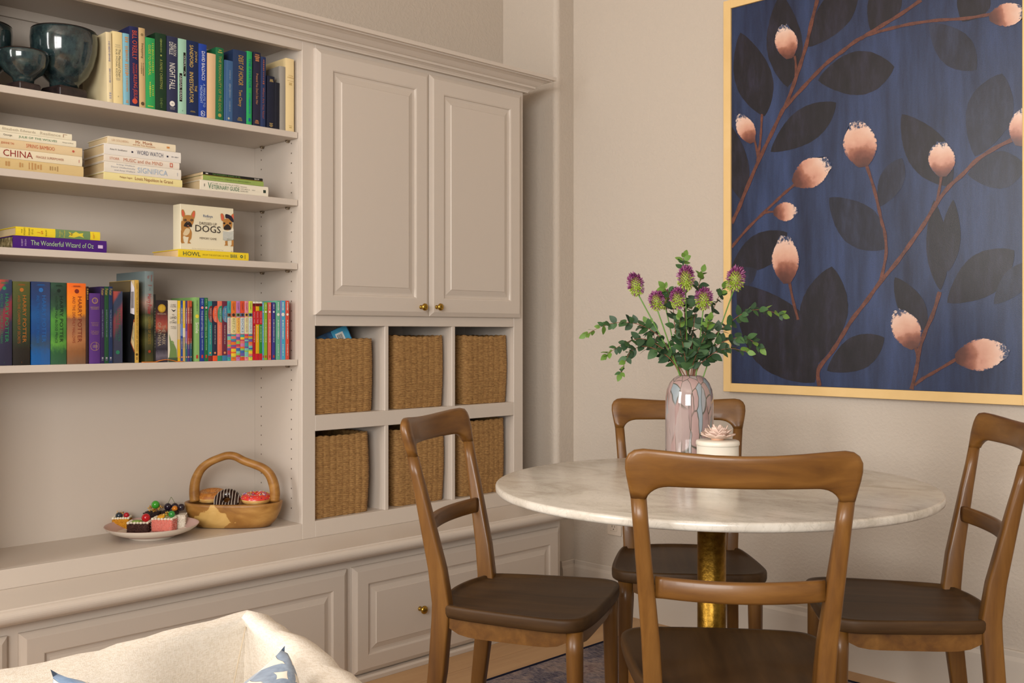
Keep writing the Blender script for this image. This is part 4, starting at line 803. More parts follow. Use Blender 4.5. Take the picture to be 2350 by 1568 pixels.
# --- carved wooden basket with handle, donuts inside
M_TEAK = noisemat('carved_teak', [(.25, '7A4F22'), (.45, '96682F'), (.62, 'A87A3E'), (.8, 'B88C4C')], scale=(10, 10, 22), detail=6, rough=.42, distort=1.2, spec=.4)
def carved():
    m, nt, b = newmat('carved_teak_with_sapwood'); tc = N(nt, 'ShaderNodeTexCoord')
    mp = N(nt, 'ShaderNodeMapping'); mp.inputs['Scale'].default_value = (12, 9, 18); L(nt, tc.outputs['Object'], mp.inputs[0])
    no = N(nt, 'ShaderNodeTexNoise', ins={'Scale': 1.0, 'Detail': 6.0, 'Distortion': 1.4}); L(nt, mp.outputs[0], no.inputs['Vector'])
    r = ramp(nt, [(.28, '7A4F22'), (.45, '9A6C32'), (.62, 'AC7E40'), (.8, 'BC904E')]); L(nt, no.outputs['Fac'], r.inputs[0])
    # sapwood patch on the front, with a shape of its own
    sp = N(nt, 'ShaderNodeSeparateXYZ'); L(nt, tc.outputs['Object'], sp.inputs[0])
    n2 = N(nt, 'ShaderNodeTexNoise', ins={'Scale': 30.0, 'Detail': 3.0}); L(nt, tc.outputs['Object'], n2.inputs['Vector'])
    def mth(op, a, bv, c=None):
        n = N(nt, 'ShaderNodeMath', operation=op)
        for i, v in enumerate((a, bv, c)):
            if v is None: continue
            if isinstance(v, (int, float)): n.inputs[i].default_value = v
            else: L(nt, v, n.inputs[i])
        return n.outputs[0]
    dy = mth('ABSOLUTE', mth('ADD', sp.outputs['Y'], .044), 0); dz = mth('ABSOLUTE', mth('ADD', sp.outputs['Z'], -.022), 0)
    q = mth('ADD', mth('MULTIPLY', dy, 1/.078), mth('MULTIPLY', dz, 1/.060))
    q = mth('MULTIPLY', mth('MULTIPLY_ADD', n2.outputs['Fac'], .9, q), .4)
    f = ramp(nt, [(.53, (0, 0, 0)), (.545, (1, 1, 1))]); L(nt, q, f.inputs[0])
    fx = mth('MULTIPLY', mth('LESS_THAN', sp.outputs['X'], .03), 1)     # only the front face carries it
    ff_ = mth('MAXIMUM', f.outputs[0], fx)
    sap = ramp(nt, [(.3, 'C39A55'), (.6, 'D2AC68'), (.8, 'D8B676')]); L(nt, no.outputs['Fac'], sap.inputs[0])
    mx = N(nt, 'ShaderNodeMix', data_type='RGBA'); L(nt, ff_, mx.inputs[0]); L(nt, sap.outputs[0], mx.inputs[6]); L(nt, r.outputs[0], mx.inputs[7])
    L(nt, mx.outputs[2], b.inputs['Base Color']); b.inputs['Roughness'].default_value = .42
    return m
DW = 3.25
gp = deep(533, 1207, DW); XBW = gp.x
wb = empty('wooden_basket', (gp.x, gp.y, ZB+.0004), -YAW); tag(wb, 'carved wooden basket with an arched handle holding donuts', 'basket')
def Wk(px_, py_):   # across and up in the middle plane of the basket
    return (px_-533)/FPX*DW, CAM_H+(HYP-py_)/FPX*DW-ZB-.0004
yl, zrim = Wk(426, 1150); yr, _ = Wk(647, 1150)
hw = (yr-yl)/2; yc_ = (yr+yl)/2; zr_ = .078
dep = .078
def brg(s, z, ex=1.0): return [(dep*s*math.copysign(abs(math.cos(a))**.8, math.cos(a)), yc_+hw*ex*math.copysign(abs(math.sin(a))**.8, math.sin(a)), z) for a in [2*math.pi*k/40 for k in range(40)]]
rings = [brg(.55, 0, .66), brg(.66, .002, .76), brg(.80, zr_*.25, .87), brg(.92, zr_*.6, .96), brg(.97, zr_*.9, .995), brg(.97, zr_, 1.0), brg(.83, zr_, .93), brg(.80, zr_*.8, .90), brg(.6, zr_*.32, .72), brg(.05, zr_*.25, .08)]
MB().loft(rings).build('bowl', carved(), wb, fixn=True)
hp = [(448, 1150, 21), (446, 1128, 20), (449, 1103, 19), (461, 1078, 17), (480, 1062, 15.5), (502, 1052, 15), (522, 1046, 15.5), (540, 1048, 16), (560, 1058, 16), (582, 1066, 16), (602, 1074, 17), (618, 1088, 19), (627, 1108, 20), (631, 1130, 20), (630, 1150, 20)]
pts = []; rads = []
for x, y, wd in hp:
    a, b = Wk(x, y); pts.append((0, a, b)); rads.append(wd*DW/FPX*.58)
# smooth the path
def chain(pts, rads, n=4):
    P = []; Rr = []
    for i in range(len(pts)-1):
        p0, p1, p2, p3 = pts[max(i-1, 0)], pts[i], pts[i+1], pts[min(i+2, len(pts)-1)]
        for k in range(n):
            u = k/n; P.append(tuple(.5*((2*p1[j])+(-p0[j]+p2[j])*u+(2*p0[j]-5*p1[j]+4*p2[j]-p3[j])*u*u+(-p0[j]+3*p1[j]-3*p2[j]+p3[j])*u**3) for j in range(3))); Rr.append(rads[i]*(1-u)+rads[i+1]*u)
    P.append(pts[-1]); Rr.append(rads[-1]); return P, Rr
P_, R_ = chain(pts, rads); MB().tube(P_, R_, 16).build('handle', M_TEAK, wb)
M_DOUGH = noisemat('dough', [(.3, 'C98A3E'), (.55, 'E0B870'), (.8, 'EBCF98')], scale=(40, 40, 90), rough=.6)
def torus(R0, r0, sq=1.0, n=36, m=16, a0=0, a1=2*math.pi, grow=0.0):
    mb = MB(); rings = []; full = a1-a0 > 6.2
    for i in range(n):
        t = 2*math.pi*i/n
        rings.append([((R0+(r0+grow)*math.cos(a))*math.cos(t), (R0+(r0+grow)*math.cos(a))*math.sin(t), (r0+grow)*sq*math.sin(a)) for a in [a0+(a1-a0)*k/(m if full else m-1) for k in range(m)]])
    rings.append(rings[0]); mb.loft(rings, close=full, caps=False); return mb
def donut(label, px_, py_, X, R0, r0, rot, gl, deco):
    c = deep(px_, py_, X); d = empty('donut', c); d.rotation_euler = rot; tag(d, label, 'donut', 'donuts in the wooden basket')
    torus(R0, r0, .86).build('dough_ring', M_DOUGH, d, merge=True, fixn=True)
    mb = torus(R0, r0, .86, a0=.12, a1=math.pi-.05, grow=.0012); mb.build('glaze', gl, d, merge=True)
    if deco == 'sugar':
        mb = MB(); rr = random.Random(3)
        for k in range(420):
            t = rr.uniform(0, 6.283); a = rr.uniform(.3, 2.8); r = r0+.0014; p = Vector(((R0+r*math.cos(a))*math.cos(t), (R0+r*math.cos(a))*math.sin(t), r*.86*math.sin(a)))
            s = .0005; mb.add([p+Vector((s, 0, 0)), p+Vector((-s, s, 0)), p+Vector((-s, -s, 0)), p+Vector((0, 0, s*1.5))], [(0, 1, 3), (1, 2, 3), (2, 0, 3), (0, 2, 1)])
        tag(mb.build('sugar', mat('E8D4A8', .4), d), kind='stuff')
    if deco == 'sprinkles':
        mats = [mat(c_, .35) for c_ in ('E8E0D8', '3E7AC0', 'E8C83A', '3A3A4A', 'E08AB0')]; rr = random.Random(5)
        mb = MB()
        for k in range(150):
            t = rr.uniform(0, 6.283); a = rr.uniform(.25, 2.9); r = r0+.0022; p = Vector(((R0+r*math.cos(a))*math.cos(t), (R0+r*math.cos(a))*math.sin(t), r*.86*math.sin(a)))
            v = Vector((rr.uniform(-1, 1), rr.uniform(-1, 1), rr.uniform(-.4, .4))).normalized()*.0022; mb.tube([p-v, p+v], .0007, 5, mi=rr.randrange(5))
        tag(mb.build('sprinkles', mats, d), kind='stuff')
    if deco == 'drizzle':
        for k in range(9):
            y0 = -(R0+r0)*.92+(R0+r0)*1.84*k/8; pts = []
            for i in range(33):
                x = -(R0+r0)+2*(R0+r0)*i/32; rho = math.hypot(x, y0+.25*x*.3); q = (rho-R0)/(r0+.0018)
                if abs(q) < .93:
                    pts.append((x, y0+.25*x*.3, (r0+.0018)*.86*math.sqrt(1-q*q)))
                else:
                    if len(pts) > 2: MB().tube(pts, .0008, 5).build('icing_line', mat('E4D8C8', .4), d)
                    pts = []
            if len(pts) > 2: MB().tube(pts, .0008, 5).build('icing_line', mat('E4D8C8', .4), d)
    return d
M_CHOC = mat('24130E', .18, .5, coat=.3); M_PINK = mat('D2382E', .3, .5, coat=.2); M_GOLD = noisemat('caramel_crust', [(.3, '9A5A1E'), (.6, 'B9772E'), (.8, 'D09A4E')], scale=(120, 120, 120), rough=.55)
donut('golden sugared donut at the left in the wooden basket', 485, 1138, 3.285, .0285, .0185, (.02, .14, -YAW), M_GOLD, 'sugar')
donut('chocolate donut with white icing lines, tilted at the basket front', 521, 1149, 3.222, .0255, .0150, (0, .85, -YAW), M_CHOC, 'drizzle')
donut('pink glazed donut with sprinkles at the right in the wooden basket', 588, 1144, 3.25, .0295, .0175, (-.02, .06, -YAW), M_PINK, 'sprinkles')

# --- plate with little cakes
pc = deep(349, 1205, 3.075); XPL = pc.x; pr_ = .1355
pl = empty('plate', (XPL, pc.y, ZB+.0004)); tag(pl, 'shallow plate, white outside and pink inside, holding small cakes', 'plate')
R0 = pr_; zrimp = .038
prof_o = [(1e-4, .0), (R0*.46, 0), (R0*.48, .001), (R0*.48, .006), (R0*.62, .010), (R0*.85, .021), (R0*.96, .031), (R0, zrimp)]
prof_i = [(R0, zrimp), (R0*.985, zrimp+.0006), (R0*.96, .0335), (R0*.86, .0245), (R0*.74, .0150), (R0*.64, .0108), (1e-4, .0105)]
MB().lathe(prof_o, 64, caps=False).build('plate_outside', mat('E2D6C8', .35, .5), pl, fixn=True)
MB().lathe(prof_i, 64, caps=False).build('plate_inside', mat('C9A8A0', .4, .5), pl)
def crumbs(mb, w, l, h, n, seed, mats_n, s=.0016):
    rr = random.Random(seed)
    for k in range(n):
        f = rr.random(); u, v = rr.uniform(-1, 1), rr.uniform(0, 1)
        if f < .3: p = Vector((w/2, u*l/2, v*h)); nn = Vector((1, 0, 0))
        elif f < .5: p = Vector((-w/2, u*l/2, v*h)); nn = Vector((-1, 0, 0))
        elif f < .75: p = Vector((u*w/2, -l/2, v*h)); nn = Vector((0, -1, 0))
        else: p = Vector((u*w/2, l/2, v*h)); nn = Vector((0, 1, 0))
        d1 = Vector((rr.uniform(-1, 1), rr.uniform(-1, 1), rr.uniform(-1, 1))).normalized(); d2 = d1.cross(nn).normalized() if d1.cross(nn).length > .1 else Vector((0, 0, 1))
        t1 = (nn*.9+d1*.5).normalized()*s*rr.uniform(.7, 1.5); t2 = d2*s*.7; t3 = d1.cross(d2)*s*.5
        mb.add([p-t2, p+t2, p+t3, p+t1*1.2], [(0, 1, 3), (1, 2, 3), (2, 0, 3)], rr.randrange(mats_n))
def cake(label, px_, py_, X, w, l, h, cols, rz, seed):
    p = onZ(px_, py_, ZB+.0112); c = empty('cake', p); c.rotation_euler = (0, 0, rz-YAW); tag(c, label, 'cake', 'small decorated cakes on the plate')
    MB().box((-w/2, -l/2, 0), (w/2, l/2, h)).build('sponge', mat(cols[0], .8), c, bevel=.003)
    mb = MB(); crumbs(mb, w, l, h, 1100, seed, len(cols)); tag(mb.build('crumb_coating', [mat(q, .7) for q in cols], c), kind='stuff')
    return c, w, l, h
def cream(c, w, l, h, col='E6DEC8'):
    mb = MB(); rr = random.Random(2)
    for i in range(7):
        for sx in (-1, 1): mb.ball((sx*w*.42, -l*.46+l*.92*i/6, h+.001), .0042*rr.uniform(.85, 1.15), 10, 6)
    for i in range(1, 5):
        for sy in (-1, 1): mb.ball((-w*.42+w*.84*i/5, sy*l*.46, h+.001), .0042*rr.uniform(.85, 1.15), 10, 6)
    mb.box((-w*.42, -l*.44, h-.001), (w*.42, l*.44, h+.002)); mb.build('cream_border', mat(col, .45), c)
def fruit(c, kind, loc, r, col, rough=.12):
    o = MB().ball((0, 0, 0), r, 18, 12).build(kind, mat(col, rough, .5, coat=.3), c); o.location = loc; return o
def nuts(c, loc, r, n, seed, cols=('C08A2E', 'D8A84A', '8A5A1E')):
    mb = MB(); rr = random.Random(seed)
    for k in range(n):
        p = Vector((rr.gauss(0, 1), rr.gauss(0, 1), rr.gauss(0, .6))); p = Vector(loc)+p.normalized()*r*rr.uniform(.6, 1.1); mb.ball(p, r*.22*rr.uniform(.6, 1.2), 6, 4, mi=rr.randrange(len(cols)))
    tag(mb.build('crushed_nuts', [mat(q, .4, coat=.2) for q in cols], c), kind='stuff')
c1 = cake('orange crumb-coated cake at the left of the plate', 280, 1215.5, 0, .044, .048, .036, ('C98A12', 'DD9E18', 'B0720E'), .15, 1); cream(*c1)
fruit(c1[0], 'cherry', (.004, .014, .044), .0085, 'B01020'); fruit(c1[0], 'blueberry', (.002, -.008, .043), .0105, '22303A', .25); nuts(c1[0], (.0, -.006, .050), .009, 26, 4)
c2 = cake('chocolate crumb-coated cake with a red cherry', 320, 1220.5, 0, .040, .062, .028, ('3E1E16', '54291E', '2E140E'), .05, 2); cream(*c2)
fruit(c2[0], 'cherry', (-.004, .018, .041), .013, 'B8101C'); mb = MB(); mb.ball((.004, -.006, .032), .013, 12, 6, (1, 1.2, .35)); mb.build('kiwi_slice', mat('7A9A3A', .3), c2[0])
c3 = cake('pink coconut cake with an orange slice', 377, 1217.5, 0, .042, .064, .036, ('D8786A', 'E0988A', 'E8C0B4'), -.05, 3)
for k in range(5): pass
cream(*c3); mb = MB(); mb.lathe([(1e-4, -.002), (.011, -.002), (.012, 0), (.011, .002), (1e-4, .002)], 20); o = mb.build('orange_slice', mat('E0A020', .3), c3[0]); o.location = (.004, -.008, .0425); o.rotation_euler = (.1, .45, 0)
fruit(c3[0], 'green_fruit', (-.008, .020, .048), .0105, '2E8A3A'); nuts(c3[0], (-.006, .004, .048), .011, 30, 7, ('C08A2E', '8AA03E', 'D8B04A'))
c4 = cake('white coconut cake at the right of the plate', 413, 1211, 0, .042, .036, .042, ('DCD4C4', 'E6E0D2', 'CFC4B0'), .2, 4)
mb = MB(); mb.ball((0, 0, 0), .014, 16, 8, (1, 1, .32)); o = mb.build('chocolate_disc', mat('241610', .35), c4[0]); o.location = (.004, -.016, .047); o.rotation_euler = (0, .5, 0)
fruit(c4[0], 'blackcurrant', (-.012, .002, .060), .0115, '221824'); fruit(c4[0], 'orange_berry', (-.006, -.016, .058), .009, 'C87A1E')
c5 = cake('dark chocolate nut cake at the back of the plate', 350, 1207, 0, .040, .044, .044, ('2A1A16', '3A241C', '1E120E'), 0, 5)
fruit(c5[0], 'green_fruit', (.002, .010, .066), .0125, '3EA02E'); nuts(c5[0], (.0, 0, .052), .013, 40, 11); nuts(c5[0], (.0, .026, .056), .009, 26, 12)
c6 = cake('dark cake with two black cherries at the back right of the plate', 391, 1203.5, 0, .036, .040, .044, ('2A1A16', '3A241C', '54381E'), 0, 6)
f1 = fruit(c6[0], 'black_cherry', (.006, -.006, .056), .0115, '241A28'); f2 = fruit(c6[0], 'black_cherry', (0, .014, .056), .011, '241A28')
mb = MB(); mb.tube([(.006, -.006, .066), (.004, .000, .078), (.002, .003, .086)], .0007, 6); mb.tube([(0, .014, .066), (.002, .009, .077), (.002, .003, .086)], .0007, 6); mb.build('cherry_stalk', mat('5A6A2A', .5), c6[0])

# ================================================================ woven baskets in the cubbies
M_SEA = noisemat('seagrass', [(.25, '6E4F2A'), (.45, '957044'), (.62, 'AB8552'), (.8, 'C09A64')], scale=(90, 90, 220), detail=4, rough=.7, spec=.25, nrough=.7)
def basket_mesh(w, d, h, seed, taper=.02, sag=.0):
    """woven box: bulging weft rows that alternate over upright stakes, scalloped rim, open top"""
    rr = random.Random(seed); mb = MB(); per = [(-d/2, -w/2), (d/2, -w/2), (d/2, w/2), (-d/2, w/2)]
    rc = .018; path = []
    # rounded rectangle path
    corners = [(d/2, -w/2), (d/2, w/2), (-d/2, w/2), (-d/2, -w/2)]
    pts = []
    for i, (cx, cy) in enumerate(corners):
        ix, iy = cx-math.copysign(rc, cx), cy-math.copysign(rc, cy); a0 = [-90, 0, 90, 180][i]
        for k in range(5): a = math.radians(a0+90*k/4); pts.append((ix+rc*math.cos(a), iy+rc*math.sin(a)))
    # resample by arclength
    L_ = [0]; P = pts+[pts[0]]
    for a, b in zip(P[:-1], P[1:]): L_.append(L_[-1]+math.hypot(b[0]-a[0], b[1]-a[1]))
    tot = L_[-1]; ncol = int(tot/.0255)//2*2; sub = 7; nu = ncol*sub; rows = int(h/.0064); rv = 5
    def at(s_):
        s_ %= tot
        for i in range(len(P)-1):
            if L_[i+1] >= s_: break
        u = (s_-L_[i])/max(L_[i+1]-L_[i], 1e-9); a, b = P[i], P[i+1]
        x, y = a[0]+(b[0]-a[0])*u, a[1]+(b[1]-a[1])*u; tx, ty = (b[0]-a[0]), (b[1]-a[1]); l = math.hypot(tx, ty) or 1
        return x, y, ty/l, -tx/l
    base = [at(tot*i/nu) for i in range(nu)]
    ph = [rr.uniform(-.5, .5) for _ in range(ncol+1)]; wob = [rr.uniform(-1, 1) for _ in range(rows+1)]
    rings = []; nv = rows*rv
    for j in range(nv+1):
        row = min(j//rv, rows-1); fv = (j % rv)/rv; vv = j/nv; z = h*vv; ring = []
        for i in range(nu):
            x, y, nx, ny = base[i]; c = i//sub; fu = (i % sub)/sub
            st_ = abs(math.sin(math.pi*fu))**.55                 # strand rides over the stake, dips between stakes
            wv = abs(math.sin(math.pi*(j/rv+(.5 if c % 2 else 0)+.22*(fu-.5)+.12*ph[c])))**.6
            disp = .0034*wv*(.5+.5*st_)+.0007*st_+.0005*wob[row]
            bul = .004*math.sin(math.pi*vv)*(1+.4*math.sin(3*i/nu*6.28+seed))
            k = 1-taper*(1-vv)
            sc = (1 if j < nv-rv else 1)
            zz = z+(.0030*abs(math.sin(math.pi*fu))*smoothstep(.93, 1, vv) - sag*smoothstep(.5, 1, vv)*(math.sin(math.pi*((y+w/2)/w)) if nx > .5 else .2))+.0008*math.sin(i*.35+seed)*vv
            ring.append((x*k+nx*(disp+bul), y*k+ny*(disp+bul), zz))
        rings.append(ring)
    top = rings[-1]
    # rim and inner wall
    rings.append([(x-base[i][2]*.004, y-base[i][3]*.004, z+.0012) for i, (x, y, z) in enumerate(top)])
    rings.append([(x-base[i][2]*.009, y-base[i][3]*.009, z-.004) for i, (x, y, z) in enumerate(top)])
    for q in (.75, .45, .1): rings.append([(base[i][0]-base[i][2]*.010, base[i][1]-base[i][3]*.010, h*q) for i in range(nu)])
    mb.loft(rings, caps=True)
    return mb.mesh('woven_wall', M_SEA)
BSK = [(0, .240, .225, .245, .012, .000, zr1b, 2.0285, 'in the upper left cubby, with a blue toy box inside'),
       (1, .222, .225, .256, .020, .006, zr1b, 2.358, 'in the upper middle cubby'),
       (2, .222, .225, .256, .020, .006, zr1b, 2.684, 'in the upper right cubby'),
       (3, .226, .225, .268, .010, .003, zr2b, 2.018, 'in the lower left cubby'),
       (4, .226, .225, .266, .030, .002, zr2b, 2.362, 'in the lower middle cubby, behind the chair back'),
       (5, .228, .225, .278, .010, .003, zr2b, 2.668, 'in the lower right cubby')]
for i, w, d, h, tp, sg, zf, yc0, where in BSK:
    b = empty('woven_basket', (XF-.022-d/2-.004, yc0, zf+.0006)); tag(b, 'brown woven seagrass basket '+where, 'basket', 'woven baskets in the cubbies')
    o = link('woven_wall', basket_mesh(w, d, h, i, tp, sg), b)
    mb = MB().box((-d/2+.012, -w/2+.012, .001), (d/2-.012, w/2-.012, .006)); mb.build('woven_bottom', M_SEA, b)
# toy carton leaning in the first basket
def carton():
    c = empty('toy_carton', (0, 0, 0)); tag(c, 'blue toy carton with a barcode sticking out of the upper left basket', 'carton')
    w, d, h = .135, .055, .15
    MB().box((-d/2, -w/2, 0), (d/2, w/2, h)).build('carton_body', noisemat('sea_print', [(.3, '0F2A4A'), (.5, '1E5A86'), (.62, '2E86A0'), (.75, 'C08A3A')], scale=(30, 30, 30), rough=.4), c, bevel=.001)
    mb = MB().box((d/2+.0003, .008, .06), (d/2+.0006, w/2-.003, h-.002)); mb.build('carton_side_panel', mat('3E9AC0', .4), c)
    mb = MB().box((d/2+.0007, .018, .095), (d/2+.0010, .046, h-.016)); mb.build('barcode_label', mat('DCD8D0', .5), c)
    mb = MB()
    for k in range(9): mb.box((d/2+.0011, .022+.0022*k, .102), (d/2+.0014, .022+.0022*k+(.0008 if k % 3 else .0014), h-.022))
    tag(mb.build('barcode', mat('2A2A2A', .5), c), kind='stuff')
    p = onX(790, 756, XF-.085); c.location = (XF-.085, p.y, p.z-.150); c.rotation_euler = (.40, -.12, -.35)
carton()

# ================================================================ vase, flowers, jar on the table
DV = 2.56
vp = deep(1582, 1060, DV); VX, VY = vp.x, vp.y
VR = 55*DV/FPX; VZ = TZ+.0004
def vasemat():
    m, nt, b = newmat('mottled_glass'); tc = N(nt, 'ShaderNodeTexCoord')
    mp = N(nt, 'ShaderNodeMapping'); mp.inputs['Scale'].default_value = (56, 56, 9); L(nt, tc.outputs['Object'], mp.inputs[0])
    nz = N(nt, 'ShaderNodeTexNoise', ins={'Scale': 14.0, 'Detail': 2.0}); L(nt, tc.outputs['Object'], nz.inputs['Vector'])
    ad = N(nt, 'ShaderNodeMix', data_type='RGBA', blend_type='ADD'); ad.inputs[0].default_value = .7; L(nt, mp.outputs[0], ad.inputs[6]); L(nt, nz.outputs['Color'], ad.inputs[7])
    vo = N(nt, 'ShaderNodeTexVoronoi', feature='DISTANCE_TO_EDGE', ins={'Scale': 1.0}); L(nt, ad.outputs[2], vo.inputs['Vector'])
    v2 = N(nt, 'ShaderNodeTexVoronoi', ins={'Scale': 1.0}); L(nt, ad.outputs[2], v2.inputs['Vector'])
    rc = ramp(nt, [(.0, '9E8582'), (.3, 'AA908C'), (.6, '927A78'), (.84, 'A29390'), (.95, '8C979E')]); sp = N(nt, 'ShaderNodeSeparateXYZ'); L(nt, v2.outputs['Color'], sp.inputs[0]); L(nt, sp.outputs[0], rc.inputs[0])
    re = ramp(nt, [(.008, (0, 0, 0)), (.05, (1, 1, 1))]); L(nt, vo.outputs['Distance'], re.inputs[0])
    n3 = N(nt, 'ShaderNodeTexNoise', ins={'Scale': 9.0}); L(nt, tc.outputs['Object'], n3.inputs['Vector']); r3 = ramp(nt, [(.38, (1, 1, 1)), (.47, (0, 0, 0))]); L(nt, n3.outputs['Fac'], r3.inputs[0])
    mxx = N(nt, 'ShaderNodeMath', operation='MAXIMUM'); L(nt, re.outputs[0], mxx.inputs[0]); L(nt, r3.outputs[0], mxx.inputs[1])
    dk = N(nt, 'ShaderNodeMix', data_type='RGBA'); dk.inputs[6].default_value = rgb('4A4A3E'); L(nt, mxx.outputs[0], dk.inputs[0]); L(nt, rc.outputs[0], dk.inputs[7])
    L(nt, dk.outputs[2], b.inputs['Base Color']); b.inputs['Roughness'].default_value = .06; b.inputs['Coat Weight'].default_value = .6; b.inputs['Coat Roughness'].default_value = .03
    b.inputs['Subsurface Weight'].default_value = 0.0
    return m
vs_ = empty('vase', (VX, VY, VZ)); tag(vs_, 'tall mottled pink and grey glass vase with flowers', 'vase')
zt = CAM_H+(HYP-862)/FPX*DV-VZ
pv = [(1e-4, 0), (VR*.90, 0), (VR*.975, .004), (VR, .012), (VR, zt*.5), (VR, zt*.70), (VR*.985, zt*.78), (VR*.93, zt*.86), (VR*.82, zt*.925), (VR*.67, zt*.97), (VR*.54, zt*.992), (VR*.50, zt)]
inn = [(VR*.46, zt-.001), (VR*.62, zt*.955), (VR*.85, zt*.86), (VR*.93, zt*.7), (VR*.93, zt*.1), (1e-4, zt*.08)]
MB().lathe(pv+inn, 56, caps=False).build('glass_body', vasemat(), vs_)
MOUTH = Vector((VX, VY, VZ+zt))
RT = Vector((_c, _s, 0)); FWD = Vector((-_s, _c, 0)); UP = Vector((0, 0, 1))
def at_vase(px_, py_, dd): return deep(px_, py_, DV+dd)
# --- alliums
M_STEM = mat('5F8A3A', .5); M_BRN = mat('7A4A34', .55)
def allium(label, px_, py_, wpx, hpx, tilt, dd, seed):
    head = at_vase(px_, py_, dd); s = DV/FPX*1.16; rx, rz_ = wpx*s/2, hpx*s/2
    a = empty('allium', MOUTH); tag(a, label, 'flower', 'purple drumstick alliums in the vase')
    rr = random.Random(seed)
    h = head-MOUTH; start = Vector((rr.uniform(-.012, .012), rr.uniform(-.012, .012), -.06))
    up_ = (UP+RT*tilt).normalized()
    foot = h-up_*rz_*.8
    mid = start.lerp(foot, .55)+UP*.004
    P = []
    for k in range(13):
        u = k/12; P.append((start*(1-u)**2+mid*2*u*(1-u)+foot*u*u))
    MB().tube(P, .0016, 7).build('stem', M_STEM, a)
    mats = [mat(c, .55) for c in ('8AA02E', 'A9B85A', '8A5A7A', '7A2E62', '5E1F4E', '9A5A86')]
    mb = MB(); side = up_.cross(FWD).normalized(); fw_ = side.cross(up_).normalized()
    mb.ball(h, rz_*.62, 10, 8, (rx/rz_, rx/rz_, 1), mi=0)
    for k in range(230):
        z = 1-2*(k+.5)/230; ph_ = k*2.39996; r = math.sqrt(1-z*z)
        d = side*(r*math.cos(ph_))+fw_*(r*math.sin(ph_)); e = .86 if z > 0 else 1.0
        ln = rr.uniform(.82, 1.08)
        if z < -.2: ln *= .95
        tip = h+d*rx*ln+up_*(z*rz_*ln); base = h+d*rx*.5+up_*(z*rz_*.55)
        if z > .15: m0 = rr.choice((3, 3, 4, 5))
        elif z > -.25: m0 = rr.choice((2, 3, 1, 5, 4))
        else: m0 = rr.choice((0, 1, 1, 2))
        w_ = (tip-base).normalized().orthogonal().normalized()*.0017; w2 = (tip-base).normalized().cross(w_)
        c = base.lerp(tip, .72)
        mb.add([base, c+w_, c+w2, c-w_, c-w2, tip], [(0, 1, 2), (0, 2, 3), (0, 3, 4), (0, 4, 1), (5, 2, 1), (5, 3, 2), (5, 4, 3), (5, 1, 4)], m0)
    tag(mb.build('flower_head', mats, a), kind='stuff')
for i, (x, y, w, h, t, dd, lab) in enumerate(((1459, 654, 36, 54, -.28, .0, 'purple allium leaning out furthest to the left'), (1574, 640, 39, 58, .03, -.03, 'tallest purple allium above the middle of the vase'), (1688, 641, 43, 58, .18, .01, 'purple allium leaning out to the right before the painting'),
        (1507, 691, 36, 45, -.08, -.03, 'purple allium at the left of the low cluster'), (1527, 687, 34, 46, -.05, .03, 'purple allium half hidden behind the left of the low cluster'), (1555, 686, 34, 48, -.02, -.04, 'purple allium in the middle of the low cluster'), (1615, 687, 39, 52, .06, -.03, 'purple allium at the right of the low cluster'))):
    allium(lab, x, y, w, h, t, dd, i)
